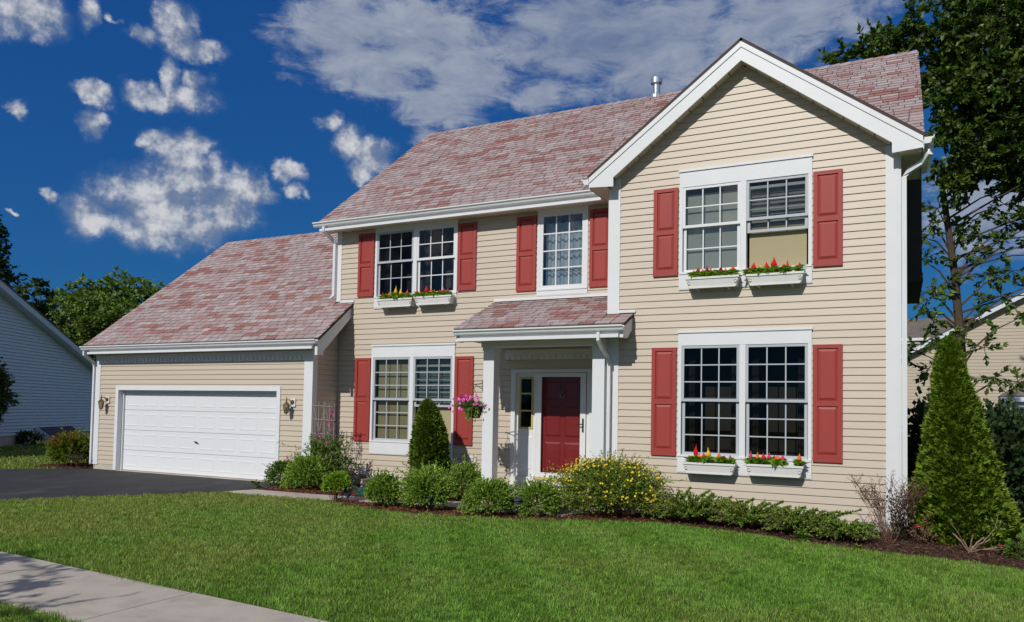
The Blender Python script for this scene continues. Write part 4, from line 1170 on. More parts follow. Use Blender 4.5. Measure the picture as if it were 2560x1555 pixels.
# its bay window with a small hip roof
bx0, bx1, by = 20.55, 23.4, YN - 0.75
mb = MB(); mb.box(bx0 + 0.1, bx1, by + 0.05, YN, 0.3, 2.32); bay = mb.build('bay_window', M['nb_white'], nbe)
mb = MB(); mb.box(bx0 - 0.15, bx1 + 0.2, by - 0.15, YN - 0.02, 2.32, 2.56); mb.build('bay_eave', M['nb_white'], bay)
mb = MB()
a = [(bx0 - 0.2, by - 0.2, 2.561), (bx1 + 0.2, by - 0.2, 2.561), (bx1 + 0.2, YN - 0.02, 2.561), (bx0 - 0.2, YN - 0.02, 2.561)]
t_ = [(bx0 + 0.9, YN - 0.05, 3.35), (bx1 - 0.6, YN - 0.05, 3.35)]
mb.poly([a[0], a[1], t_[1], t_[0]]); mb.poly([a[3], a[0], t_[0]]); mb.poly([a[1], a[2], t_[1]]); mb.build('hip_roof', M['sh_grey'], bay)
mb = MB(); mb.box(bx0 + 0.30, bx0 + 0.92, by + 0.02, by + 0.045, 0.9, 2.0); mb.build('pane', M['roomdark'], bay)
mb = MB(); mb.box(bx0 + 0.60, bx0 + 0.62, by + 0.0, by + 0.018, 0.9, 2.0)
for z in (1.25, 1.62): mb.box(bx0 + 0.30, bx0 + 0.92, by + 0.001, by + 0.017, z, z + 0.02)
mb.build('muntin_grid', M['nb_white'], bay)
B('window_casing', M['nb_white'], bay, (bx0 + 0.22, bx0 + 0.30, by, by + 0.05, 0.85, 2.1), (bx0 + 0.92, bx0 + 1.0, by, by + 0.05, 0.85, 2.1), (bx0 + 0.30, bx0 + 0.92, by, by + 0.05, 2.0, 2.1))

# house far behind the right corner: only its grey roof and white eave show
fh = thing('house', (17.5, 50, 0), 'far house whose grey-brown roof shows between the corner post and the tree trunk', 'house')
mb = MB(); mb.prism([(6, 45.0, 6.85), (24, 45.0, 6.85), (24, 49.5, 8.6), (6, 49.5, 8.6)], (0, 0, 0.06)); mb.prism([(6, 54.0, 6.85), (24, 54.0, 6.85), (24, 49.5, 8.6), (6, 49.5, 8.6)], (0, 0, 0.06)); mb.build('roof', M['sh_grey'], fh)
mb = MB(); mb.box(6, 24, 45.4, 53.6, 0, 6.9); mb.build('wall', M['nb_beige'], fh)
B('gutter', M['white'], fh, (6, 24, 44.84, 44.99, 6.68, 6.86)); B('fascia', M['white'], fh, (6, 24, 45.0, 45.05, 6.5, 6.8))
# far roof on the left between the trees
fl = thing('house', (-36, 22, 0), 'far grey roof with a white vent pipe showing among the left trees', 'house')
mb = MB(); mb.prism([(-44, 17.8, 4.2), (-27.5, 20.8, 4.2), (-28.3, 25.3, 6.75), (-44.8, 22.3, 6.75)], (0, 0, 0.08)); mb.build('roof', M['sh_grey'], fl)
mb = MB(); mb.hexa([(-44, 18.6, 0), (-28.0, 21.4, 0), (-29.5, 29, 0), (-45.5, 26, 0), (-44, 18.6, 4.4), (-28.0, 21.4, 4.4), (-29.5, 29, 4.4), (-45.5, 26, 4.4)]); mb.build('wall', M['nb_beige'], fl)
mb = MB(); mb.lathe((-36.0, 23.4, 0), [(0.10, 6.3), (0.10, 7.12), (0.17, 7.13), (0.17, 7.25), (0.02, 7.28)], 10); mb.build('vent_pipe', M['white'], fl)

# ================================================================== SMALL FIXTURES AND FURNITURE
def lantern(x, label):
    t = thing('wall_lantern', (x, YG - 0.016, 1.40), label, 'lantern', 'brass lanterns beside the garage door')
    y = YG - 0.018
    B('mounting_block', M['white'], t, (x - 0.005, x + 0.115, y - 0.02, y + 0.002, 1.575, 1.735))
    mb = MB(); mb.tube([(x + 0.045, y - 0.045, 1.665), (x + 0.045, y - 0.021, 1.665)], [0.035, 0.052], 12); mb.build('backplate', M['brass'], t)
    cx, cy = x - 0.01, y - 0.13
    mb = MB(); mb.tube([(x + 0.045, y - 0.046, 1.665), (x + 0.03, y - 0.09, 1.71), (cx + 0.01, cy, 1.715), (cx, cy, 1.66)], 0.010, 6); mb.build('arm', M['brass'], t)
    mb = MB()
    mb.lathe((cx, cy, 0), [(0.074, 1.60), (0.070, 1.612), (0.040, 1.650), (0.014, 1.668), (0.016, 1.69), (0.008, 1.72), (0.013, 1.735), (0.002, 1.775)], 6); mb.build('cap', M['brass'], t)
    mb = MB(); r0, r1 = 0.066, 0.043
    for k in range(6):
        a = 2 * PI * (k + 0.5) / 6
        mb.tube([(cx + r0 * math.cos(a), cy + r0 * math.sin(a), 1.60), (cx + r1 * math.cos(a), cy + r1 * math.sin(a), 1.455)], 0.0055, 4)
    mb.lathe((cx, cy, 0), [(0.050, 1.455), (0.046, 1.445), (0.02, 1.435), (0.012, 1.415), (0.002, 1.41)], 6); mb.build('cage', M['brass'], t)
    mb = MB(); mb.tube([(cx, cy, 1.60), (cx, cy, 1.456)], [0.061, 0.039], 6, cap=False); mb.build('glass', M['lampglass'], t)
    mb = MB(); mb.lathe((cx, cy, 0), [(0.012, 1.456), (0.012, 1.52), (0.016, 1.54), (0.004, 1.57)], 8); mb.build('bulb', M['white'], t)
lantern(-0.33, 'brass lantern between the corner board and the garage door, beside the driveway bush')
lantern(5.385, 'brass lantern between the garage door and the trellis corner')

def path_light(x, y, label):
    t = thing('path_light', (x, y, 0), label, 'path light', 'small tiered path lights')
    mb = MB(); mb.lathe((x, y, 0), [(0.014, 0.0), (0.014, 0.10)], 8); mb.build('stake', M['lampgrey'], t)
    mb = MB(); mb.lathe((x, y, 0), [(0.035, 0.10), (0.055, 0.115), (0.05, 0.13), (0.044, 0.20)], 12); mb.build('lens', M['lampgrey'], t)
    mb = MB()
    for z in (0.145, 0.175, 0.205): mb.lathe((x, y, 0), [(0.078, z), (0.074, z + 0.008), (0.045, z + 0.018)], 14)
    mb.lathe((x, y, 0), [(0.09, 0.232), (0.085, 0.245), (0.03, 0.268), (0.005, 0.272)], 14); mb.build('tiered_cap', M['lampgrey'], t)
path_light(8.22, -2.47, 'black tiered path light beside the lime topiary shrub')
path_light(9.92, -2.66, 'black tiered path light in front of the widest boxwood')
path_light(11.28, -2.30, 'black tiered path light between the last boxwood and the yellow flowered bush')

# hose coil on the mulch
t = thing('garden_hose', (7.75, -1.35, 0.0), 'small teal hose coil lying on the mulch behind the lime topiary', 'hose')
mb = MB()
for k in range(3):
    pts = [(7.75 + (0.16 - 0.01 * k) * math.cos(a * PI / 8 + k), -1.35 + (0.16 - 0.01 * k) * math.sin(a * PI / 8 + k), 0.03 + 0.035 * k + 0.012 * math.sin(a)) for a in range(17)]
    mb.tube(pts, 0.022, 6)
mb.build('coil', M['hose'], t)
mb = MB(); mb.tube([(7.6, -1.42, 0.10), (7.52, -1.50, 0.16), (7.50, -1.56, 0.24)], [0.022, 0.026, 0.018], 6); mb.build('nozzle', M['hose'], t)

# trellis in the corner
t = thing('trellis', (6.23, -0.79, 0.0), 'weathered wooden trellis standing in the corner between garage and house wall', 'trellis')
tx0, tx1, ty = 5.965, 6.50, -0.79
def lath(a, b, w=0.0085):
    m = MB(); m.tube([a, b], w, 4); return m.build('lath', M['trellis'], t)
for k, x in enumerate((tx0, tx0 + 0.145, tx0 + 0.27, tx0 + 0.30, tx0 + 0.42, tx1)): lath((x, ty, 0.02), (x, ty + 0.0, 1.70 - 0.01 * k))
for z in (0.45, 0.75, 1.05, 1.33, 1.60): lath((tx0 - 0.03, ty - 0.018, z + 0.01), (tx1 + 0.03, ty - 0.018, z - 0.012), 0.0075)
for a, b in (((tx0 + 0.01, 1.58), (tx0 + 0.145, 1.06)), ((tx0 + 0.27, 1.58), (tx0 + 0.145, 1.06)), ((tx0 + 0.30, 1.58), (tx0 + 0.42, 1.06)), ((tx1 - 0.01, 1.58), (tx0 + 0.42, 1.06)), ((tx0 + 0.145, 1.04), (tx0 + 0.285, 0.62)), ((tx0 + 0.42, 1.04), (tx0 + 0.285, 0.62))):
    lath((a[0], ty + 0.02, a[1]), (b[0], ty + 0.02, b[1]), 0.007)

# ---------------- window boxes and their celosias
def window_box(x0, x1, zt, yw, label):
    """tapered planter with a rolled rim, hung on the wall"""
    y1 = yw - 0.058; y0 = y1 - 0.155; zb = zt - 0.155
    t = thing('window_box', ((x0 + x1) / 2, (y0 + y1) / 2, zb), label, 'window box', 'white window boxes')
    mb = MB(); k = 0.045
    mb.hexa([(x0 + k, y0 + 0.03, zb), (x1 - k, y0 + 0.03, zb), (x1 - k, y1, zb), (x0 + k, y1, zb), (x0 + 0.012, y0 + 0.008, zt - 0.03), (x1 - 0.012, y0 + 0.008, zt - 0.03), (x1 - 0.012, y1, zt - 0.03), (x0 + 0.012, y1, zt - 0.03)])
    mb.box(x0 + k + 0.01, x1 - k - 0.01, y0 + 0.022, y0 + 0.034, zb - 0.012, zb + 0.012)
    mb.build('trough', M['planter'], t)
    B('rim', M['planter'], t, (x0, x1, y0 - 0.004, y0 + 0.014, zt - 0.031, zt), (x0, x1, y1 - 0.012, y1 + 0.004, zt - 0.031, zt), (x0, x0 + 0.018, y0 + 0.014, y1 - 0.012, zt - 0.031, zt), (x1 - 0.018, x1, y0 + 0.014, y1 - 0.012, zt - 0.031, zt))
    B('potting_soil', M['soil'], t, (x0 + 0.018, x1 - 0.018, y0 + 0.014, y1 - 0.012, zt - 0.029, zt - 0.012))
    for xx in (x0 + 0.17, x1 - 0.17):
        m = MB(); m.box(xx - 0.012, xx + 0.012, y0 + 0.04, y1 + 0.055, zb - 0.024, zb - 0.013); m.box(xx - 0.010, xx + 0.010, y1 + 0.03, y1 + 0.055, zb - 0.05, zb - 0.024); m.build('bracket', M['planter'], t)
    for xx, sg in ((x0 + 0.055, 1), (x1 - 0.055, -1)):
        m = MB(); pts = [(xx + sg * 0.022 * math.cos(a), y0 + 0.012, zt - 0.085 + 0.022 * math.sin(a)) for a in np.linspace(0.3, 2 * PI - 0.6, 9)]
        m.tube(pts, 0.005, 4); m.build('scroll', M['found'], t)

def plume_mesh(mb, c, h, r, fat=0.36):
    c = Vector(c); lean = Vector((random.uniform(-.1, .1), random.uniform(-.1, .1), 0)); prof = []
    n = 9
    for i in range(n + 1):
        s = i / n
        w = (math.sin(PI * min(1, s / (2 * fat))) if s < fat else (1 - ((s - fat) / (1 - fat)) ** 0.85)) 
        prof.append((c + Vector((0, 0, h * s)) + lean * h * s * s, max(0.0015, r * max(w, 0.06)) * random.uniform(0.86, 1.14)))
    mb.tube([p for p, _ in prof], [q for _, q in prof], 8)

def celosia(x, y, z, colour, h, r, label, many=False, lean=0.0):
    t = thing('celosia', (x, y, z), label, 'flower', 'celosia plants in the window boxes')
    hs = 0.058 + h * 0.16
    mb = MB(); plume_mesh(mb, (x, y, z + hs), h * 0.95, r * 1.12, 0.30)
    if many:
        for k in range(3):
            a = random.uniform(0, 2 * PI); plume_mesh(mb, (x + 0.035 * math.cos(a), y + 0.02 * math.sin(a), z + hs * random.uniform(0.7, 1.1)), h * random.uniform(0.45, 0.8), r * 0.35)
    mb.build('plume', M['pl_' + colour], t, smooth=True)
    n = 34
    a = RNG.random(n) * 2 * PI
    P = np.stack([np.full(n, x), np.full(n, y), z + RNG.random(n) * hs * 1.0], 1)
    T = np.stack([np.cos(a), np.sin(a) * 0.8 - 0.15, 0.15 + 0.7 * RNG.random(n)], 1)
    V, F = leaves(P, T, np.tile([0, -0.2, 1.0], (n, 1)) + 0.3 * rdir(n), 0.075 + 0.065 * RNG.random(n), 0.05, droop=0.25)
    Vs, Fs = stems_mesh([((x, y, z - 0.015), (x, y, z + hs + 0.01))], 0.004, 0.003, 4)
    V, F, m = merge([(V, F, 0), (Vs, Fs, 0)])
    np_obj('leaves', V, F, [M['celosia_leaf']], t)

BOXES = [
    (13.50, 14.28, 0.855, YB, 'white window box under the lower gable window, nearer the yellow flowered bush', 'lower gable box nearer the yellow bush',
     [(.22, 'red', .20, .036, 'tallest red'), (.29, 'orange', .085, .030, 'rounded orange'), (.39, 'scarlet', .105, .029, 'scarlet'), (.50, 'yellow', .165, .034, 'tall yellow'), (.70, 'orange', .115, .027, 'pointed orange'), (.81, 'dark red', .06, .035, 'squat dark red'), (.93, 'magenta', .08, .021, 'magenta'), (.12, 'orange', .05, .018, 'tiny orange')]),
    (14.42, 15.22, 0.87, YB, 'white window box under the lower gable window, nearer the house corner', 'lower gable box nearer the house corner',
     [(.05, 'pink', .125, .030, 'pointed pink edge'), (.18, 'orange', .115, .029, 'pointed orange'), (.30, 'red', .105, .036, 'red'), (.40, 'pink', .12, .028, 'slim pink'), (.49, 'dark red', .08, .030, 'small dark red'), (.565, 'orange', .085, .045, 'round low orange'), (.655, 'pink', .085, .043, 'broad pink'), (.955, 'orange', .115, .033, 'lone orange')]),
    (13.52, 14.32, 3.645, YB, 'white window box under the upper gable window, below the closed sash', 'upper box below the closed sash',
     [(.12, 'orange', .075, .031, 'dull orange'), (.20, 'red', .11, .031, 'pointed red'), (.31, 'pink', .07, .029, 'low pink'), (.39, 'dark red', .115, .032, 'dark red'), (.46, 'pink', .085, .030, 'taller pink'), (.66, 'dark red', .10, .033, 'dark red far from the others'), (.76, 'orange', .075, .024, 'small orange'), (.91, 'scarlet', .10, .032, 'scarlet end')]),
    (14.42, 15.22, 3.64, YB, 'white window box under the upper gable window, below the raised sash', 'upper box below the raised sash',
     [(-.0, 'dark red', .07, .030, 'dark red edge'), (.09, 'red', .125, .040, 'red'), (.235, 'yellow', .075, .024, 'only yellow'), (.34, 'red', .12, .036, 'round red'), (.48, 'red', .18, .040, 'tallest many spiked red'), (.73, 'scarlet', .14, .020, 'thin scarlet'), (.67, 'pink', .075, .032, 'low pink'), (.95, 'pink', .085, .032, 'pink end')]),
    (7.01, 7.87, 3.765, 0.0, 'white window box above the garage roof, nearer the downspout', 'upstairs box nearer the downspout',
     [(.10, 'dark red', .10, .036, 'dark red'), (.29, 'orange', .10, .026, 'orange'), (.20, 'red', .075, .030, 'red'), (.53, 'yellow', .19, .032, 'tallest yellow'), (.68, 'yellow', .13, .032, 'shorter yellow'), (.65, 'pink', .06, .026, 'low pink'), (.84, 'pink', .115, .036, 'round pink')]),
    (7.91, 8.77, 3.775, 0.0, 'white window box above the garage roof, nearer the porch', 'upstairs box nearer the porch',
     [(-.0, 'red', .10, .034, 'red edge'), (.13, 'dark red', .085, .028, 'dark red'), (.28, 'red', .15, .042, 'tallest red'), (.41, 'orange', .10, .034, 'orange'), (.54, 'pink', .07, .028, 'low pink'), (.66, 'dark red', .08, .036, 'squat dark red'), (.76, 'pink', .115, .028, 'taller pink'), (.88, 'magenta', .10, .026, 'magenta')]),
]
for x0, x1, zt, yw, lab, blab, plants in BOXES:
    window_box(x0, x1, zt, yw, lab)
    for f, colr, h, r, desc in plants:
        front = 'low' in desc
        celosia(x0 + 0.03 + (x1 - x0 - 0.06) * f, yw - (0.185 if front else 0.14) + random.uniform(-.01, .01), zt - 0.010, colr, h, r, '%s celosia plume in the %s' % (desc, blab), many='spiked' in desc or 'squat' in desc)

# ---------------- hanging basket of petunias
hx, hy, hz = 9.84, -1.12, 1.435
t = thing('plant_bracket', (10.0, -1.05, 2.0), 'black iron plant hook fixed to the porch column near the petunias', 'plant hook')
mb = MB(); mb.tube([(10.018, hy, 2.06), (9.95, hy, 2.03), (9.83, hy, 2.02), (9.79, hy, 2.035), (9.775, hy, 2.02)], 0.008, 6); mb.tube([(10.018, hy, 1.93), (9.92, hy, 1.98), (9.85, hy, 2.015)], 0.006, 5); mb.build('arm', M['black'], t)
mb = MB(); mb.box(10.0, 10.0185, hy - 0.02, hy + 0.02, 1.90, 2.10); mb.build('wall_plate', M['black'], t)
t = thing('hanging_basket', (hx, hy, hz), 'hanging basket of pink petunias beside the left porch column', 'hanging basket')
mb = MB(); mb.lathe((hx, hy, 0), [(0.095, hz), (0.10, hz + 0.005), (0.155, hz + 0.15), (0.165, hz + 0.155), (0.165, hz + 0.175)], 8); mb.build('pot', M['pot'], t)
mb = MB()
for k in range(3):
    a = 2 * PI * k / 3 + 0.5
    mb.tube([(hx + 0.155 * math.cos(a), hy + 0.155 * math.sin(a), hz + 0.17), (hx - 0.005, hy, hz + 0.50)], 0.0035, 4)
mb.tube([(hx - 0.005, hy, hz + 0.49), (hx - 0.02, hy, hz + 0.565)], 0.005, 5); mb.build('hanger', M['black'], t)
n = 90
D = rdir(n); D[:, 2] = np.abs(D[:, 2]) * 0.55 - 0.05
A = np.tile([hx, hy, hz + 0.17], (n, 1)); Bq = A + D * np.array([0.36, 0.27, 0.26]) * (0.7 + 0.3 * RNG.random((n, 1))) + np.array([-0.06, 0, 0.02])
V, F = shoot_leaves(A, Bq, 14, 0.045, 0.5, 0.25, 0.9)
np_obj('foliage', V, F, [M['vine_leaf']], t)
n = 46
A = np.tile([hx + 0.04, hy - 0.10, hz + 0.17], (n, 1)) + RNG.normal(size=(n, 3)) * 0.03; Bq = A + np.stack([RNG.uniform(-0.14, 0.10, n), RNG.uniform(-0.12, 0.0, n), RNG.uniform(-0.22, 0.03, n)], 1)
V, F = shoot_leaves(A, Bq, 9, 0.045, 0.55, 0.1, 0.8, -0.1)
np_obj('trailing_foliage', V, F, [M['trail_leaf']], t)
def mk_petunia(mb):
    for k in range(5):
        a0 = 2 * PI * k / 5; rr = 0.030
        pts = [(0, 0, 0)] + [(rr * (1 + 0.12 * math.sin(j * PI / 3)) * math.cos(a0 + j * 2 * PI / 15), -0.010 - 0.004 * math.sin(j * PI / 3), rr * (1 + 0.12 * math.sin(j * PI / 3)) * math.sin(a0 + j * 2 * PI / 15)) for j in range(4)]
        mb.mi = 0; mb.poly(pts)
    mb.mi = 1; mb.tube([(0, -0.004, 0), (0, -0.012, 0)], [0.002, 0.009], 5)
for k in range(44):
    if k < 38:
        a = random.uniform(PI * 0.95, PI * 2.05); f = random.uniform(0.25, 1)
        pos = (hx - 0.04 + 0.36 * f * math.cos(a), hy + 0.22 * f * math.sin(a) - 0.04, hz + 0.34 + random.uniform(-0.03, 0.085) - 0.10 * f * f)
    else:
        pos = (hx + random.choice((-0.38, -0.33, -0.2, -0.12)) + random.uniform(-.03, .03), hy - 0.2, hz + random.uniform(0.08, 0.26))
    if 'pet' not in MESHES:
        mb = MB(); mk_petunia(mb); MESHES['pet'] = mb.mesh('flower', [M['petunia'], M['petunia_eye']], origin=(0, 0, 0))[0]
    o = link(bpy.data.objects.new('flower', MESHES['pet']), t, pos)
    o.rotation_euler = (random.uniform(-0.9, 0.5), random.uniform(0, 6), random.uniform(-0.7, 0.9)); s = random.uniform(0.62, 0.9); o.scale = (s, s, s)

# ================================================================== PLANTS
def shrub(name, x, y, rx, ry, h, label, cat='shrub', group=None, mat='box_leaf', n=420, per=15, L=0.034, W=0.55, spiky=0.55, amp=0.30, lift=0.0, stem=True, base=0.0, leafspread=0.8):
    t = thing(name, (x, y, base), label, cat, group)
    n = int(n * 1.5); D = rdir(n); D[:, 2] = np.where((D[:, 2] < -0.8), -D[:, 2], D[:, 2])
    D[:, :2] *= np.where(D[:, 2:3] < 0, 1 + 0.35 * np.abs(D[:, 2:3]), 1.0)
    R = lump(D, 4, amp) * (1 - 0.35 * RNG.random(n) ** 2)
    R *= 1 + spiky * (RNG.random(n) < 0.18) * RNG.random(n) * (D[:, 2] > 0.1)
    c = np.array([x, y, base + lift + (h - lift) * 0.47])
    Bq = c + D * np.array([rx, ry, (h - lift) * 0.53]) * R[:, None]
    Bq[:, 2] = np.maximum(Bq[:, 2], base + 0.02)
    A = c + (Bq - c) * 0.35; A[:, 2] -= 0.05 * h
    V, F = shoot_leaves(A, Bq, per, L, W, 0.35, leafspread, 0.25)
    np_obj('foliage', V, F, [M[mat]], t)
    k = 16 if stem else 6
    idx = RNG.choice(n, k, replace=False)
    root = np.array([x, y, base - 0.02])
    segs = []
    for i in idx:
        mid = root + (Bq[i] - root) * 0.45 + RNG.normal(size=3) * 0.02
        st = root + RNG.normal(size=3) * np.array([rx * 0.10, ry * 0.10, 0]); segs += [(st, mid), (mid, Bq[i])]
    V, F = stems_mesh(segs, 0.006, 0.003)
    np_obj('stems', V, F, [M['twig']], t)
    return t

BX = 'clipped boxwoods along the front path'
shrub('shrub', 5.52, -1.12, 0.33, 0.28, 0.50, 'loose dark green shrub at the garage corner board', group=None, mat='box_dark', n=300, L=0.036)
shrub('shrub', 6.28, -1.25, 0.50, 0.42, 0.64, 'big rounded green shrub in front of the trellis', mat='box_leaf', n=620, per=16)
t = shrub('topiary', 8.02, -2.52, 0.255, 0.24, 0.50, 'lime green ball topiary on a short stem beside the path', 'topiary', mat='lime_leaf', n=330, per=16, L=0.032, lift=0.17, amp=0.10, spiky=0.15)
mb = MB(); mb.tube([(8.02, -2.52, -0.02), (8.03, -2.52, 0.12), (8.02, -2.52, 0.3)], [0.02, 0.016, 0.014], 6); mb.build('trunk', M['twig'], t)
shrub('boxwood', 8.93, -2.52, 0.31, 0.30, 0.52, 'small round boxwood below the basement window, beside the lime topiary', 'boxwood', BX, n=470)
shrub('boxwood', 9.15, -1.42, 0.36, 0.30, 0.60, 'boxwood behind the others at the foot of the cone evergreen', 'boxwood', BX, n=430)
shrub('boxwood', 9.80, -2.50, 0.44, 0.36, 0.64, 'widest boxwood in front of the cone evergreen', 'boxwood', BX, n=640)
shrub('boxwood', 9.62, -1.05, 0.36, 0.30, 0.66, 'boxwood against the wall beside the left porch column', 'boxwood', BX, n=470)
shrub('boxwood', 10.88, -2.42, 0.40, 0.36, 0.54, 'boxwood in front of the porch steps, before the left column', 'boxwood', BX, n=560, spiky=0.5)
shrub('boxwood', 11.52, -2.05, 0.34, 0.32, 0.52, 'boxwood half hidden by the yellow flowered bush', 'boxwood', BX, n=450)

# potentilla with yellow flowers
px, py, prx, pry, ph = 12.50, -1.62, 0.96, 0.54, 0.92
t = shrub('potentilla', px, py, prx, pry, ph, 'wide bush covered in small yellow flowers right of the front door', 'bush', mat='pot_leaf', n=1600, per=17, L=0.030, W=0.58, spiky=0.40, amp=0.34, leafspread=1.1)
n = 230
D = rdir(n); D[:, 1] = -np.abs(D[:, 1]) * 0.9 - 0.02; D[:, 2] = np.where(D[:, 2] < -0.45, -D[:, 2], D[:, 2]); D = unit(D + np.array([-0.05, 0, 0.10]))
R = (0.80 + 0.20 * RNG.random(n))[:, None]
P = np.array([px, py, ph * 0.47]) + D * np.array([prx, pry, ph * 0.56]) * R
parts = []
for k in range(5):
    a = 2 * PI * k / 5
    Nn = unit(D * 0.7 + rdir(n) * 0.5 + np.array([0, -0.5, 0.2]))
    e1 = unit(np.cross(Nn, np.array([0.1, 0.2, 1.0]))); e2 = np.cross(Nn, e1)
    V, F = leaves(P, e1 * math.cos(a) + e2 * math.sin(a) + Nn * 0.25, Nn, 0.015 + 0.006 * RNG.random(n), 0.016)
    parts.append((V, F, 0))
V, F, m = merge(parts)
tag(np_obj('blossoms', V, F, [M['yellowflower']], t), kind='stuff')

# evergreen cones
def arborvitae(x, y, h, prof, label, mat, n, L, dens_low=1.0, amp=0.10):
    t = thing('arborvitae', (x, y, 0), label, 'arborvitae')
    zz = np.array([p[0] for p in prof]) * h; rr = np.array([p[1] for p in prof]); oo = np.array([p[2] if len(p) > 2 else 0 for p in prof])
    z = h * (1 - np.sqrt(1 - RNG.random(n) * 0.995)) if dens_low > 0 else RNG.random(n) * h
    z = RNG.random(n) ** 1.0 * h
    keep = RNG.random(n) < (0.25 + 0.75 * np.interp(z, zz, rr) / rr.max()); z = z[keep]; n = len(z)
    a = RNG.random(n) * 2 * PI
    r = np.interp(z, zz, rr); off = np.interp(z, zz, oo)
    lum = 1 + amp * 0.9 * np.sin(a * 3 + z * 4.3 + 1.1 * np.sin(z * 5)) * np.sin(z * 8 + a * 2) + amp * 0.5 * np.sin(a * 5 + z * 9) * np.sin(z * 14 + a * 3) + amp * 0.5 * np.sin(a * 9 - z * 27) + amp * 0.5 * RNG.normal(size=n)
    rad = r * lum * (1 - 0.30 * RNG.random(n) ** 2.5)
    P = np.stack([x + off + rad * np.cos(a), y + rad * np.sin(a), z], 1)
    O = np.stack([np.cos(a), np.sin(a), np.zeros(n)], 1)
    parts = []
    Tdir = unit(O * 0.75 + np.array([0, 0, 0.45]) + rdir(n) * 0.45)
    plane = unit(O * 0.35 + np.array([0, 0, 0.9]) + rdir(n) * 0.55)
    plane = unit(plane - Tdir * np.sum(plane * Tdir, 1, keepdims=True))
    for k, (ang, ln) in enumerate(((0, 1.0), (0.55, 0.78), (-0.55, 0.78), (1.05, 0.55), (-1.05, 0.55))):
        T = Tdir * math.cos(ang) + np.cross(plane, Tdir) * math.sin(ang)
        V, F = leaves(P, T, plane + 0.2 * rdir(n), L * ln * (0.7 + 0.6 * RNG.random(n)), 0.30 * L)
        parts.append((V, F, 0))
    V, F, m = merge(parts)
    np_obj('foliage', V, F, [M[mat]], t)
    mb = MB(); mb.tube([(x, y, -0.05), (x + oo[len(oo) // 2], y, h * 0.5), (x + oo[-1], y, h * 0.93)], [0.06 * h / 2, 0.035 * h / 2, 0.006], 7); mb.build('trunk', M['bark'], t)
    # dark inner body of old twigs keeps the cone from being see-through
    m = 900
    zz2 = RNG.random(m) * h * 0.93; a2 = RNG.random(m) * 2 * PI; r2 = np.interp(zz2, zz, rr) * 0.82
    Pa = np.stack([x + np.interp(zz2, zz, oo), np.full(m, y), zz2 - 0.06], 1); Pb = np.stack([x + np.interp(zz2, zz, oo) + r2 * np.cos(a2), y + r2 * np.sin(a2), zz2 + 0.10], 1)
    V, F = stems_mesh([(p_, q_) for p_, q_ in zip(Pa, Pb)], 0.010, 0.014); np_obj('twigs', V, F, [M['twig']], t)
    return t
arborvitae(8.80, -0.88, 1.74, [(0, 0.27), (0.12, 0.31), (0.35, 0.325), (0.55, 0.315), (0.72, 0.25, -0.02), (0.85, 0.17, -0.04), (0.94, 0.11, -0.07), (1.0, 0.02, -0.08)], 'small dark green cone evergreen in front of the ground floor window', 'arb_dark', 11000, 0.062)
arborvitae(17.12, -1.25, 2.62, [(0, 0.44, 0.02), (0.08, 0.51, 0.03), (0.16, 0.53, 0.03), (0.30, 0.44, -0.01), (0.45, 0.345, -0.03), (0.62, 0.265, -0.05), (0.78, 0.185, -0.09), (0.90, 0.125, -0.11), (0.97, 0.08, -0.11), (1.0, 0.01, -0.11)], 'tall bright green cone evergreen at the right corner of the house', 'arb_light', 38000, 0.062, amp=0.11)

# creeping junipers
def juniper(x, y, rx, ry, h, label, tips, n=150):
    t = thing('juniper', (x, y, 0), label, 'juniper', 'creeping junipers below the gable windows')
    parts = []; segs = []
    for i in range(n + len(tips)):
        if i < n:
            a = random.uniform(0, 2 * PI); f = random.uniform(0.35, 1.0)
            e = np.array([x + rx * f * math.cos(a), y + ry * f * math.sin(a), h * random.uniform(0.35, 1.15) * (1.15 - 0.55 * f)])
            s = np.array([x + rx * 0.25 * f * math.cos(a), y + ry * 0.25 * f * math.sin(a), 0.03])
        else:
            tx, tz, sx_ = tips[i - n]; e = np.array([tx, y + random.uniform(-.08, .08), tz]); s = np.array([sx_, y, 0.05])
        m_ = (s + e) / 2 + np.array([0, 0, 0.07 + 0.05 * random.random()])
        pts = [s * (1 - q) ** 2 + m_ * 2 * q * (1 - q) + e * q * q for q in np.linspace(0, 1, 7)]
        segs += list(zip(pts[:-1], pts[1:]))
        k = 210 if i >= n else 44
        q = (0.18 + 0.82 * RNG.random(k))
        P = s * ((1 - q) ** 2)[:, None] + m_ * (2 * q * (1 - q))[:, None] + e * (q ** 2)[:, None]
        tan = unit(2 * (1 - q)[:, None] * (m_ - s) + 2 * q[:, None] * (e - m_))
        sp = (0.062 if i >= n else 0.055)
        T = unit(tan * 0.8 + rdir(k) * 0.75 + np.array([0, 0, 0.25]))
        V, F = leaves(P, T, rdir(k) + np.array([0, 0, 0.8]), sp * (1.15 - 0.6 * q) * (0.7 + 0.6 * RNG.random(k)), 0.017)
        parts.append((V, F, 0))
    V, F, m = merge(parts)
    np_obj('foliage', V, F, [M['juniper']], t)
    V, F = stems_mesh(segs, 0.006, 0.005); np_obj('branches', V, F, [M['twig']], t)
juniper(13.75, -1.55, 0.66, 0.50, 0.44, 'creeping juniper next to the yellow flowered bush, one tall tip', [(13.72, 0.50, 13.5), (13.98, 0.47, 13.6), (13.55, 0.44, 13.45), (14.45, 0.36, 14.0), (14.3, 0.40, 13.9), (14.05, 0.42, 13.7), (13.4, 0.34, 13.5)], n=300)
juniper(14.55, -1.65, 0.66, 0.50, 0.38, 'creeping juniper in the middle of the row below the lower gable window', [(14.85, 0.37, 14.4), (14.2, 0.36, 14.3), (15.1, 0.34, 14.7), (14.6, 0.40, 14.3), (15.0, 0.40, 14.6)], n=290)
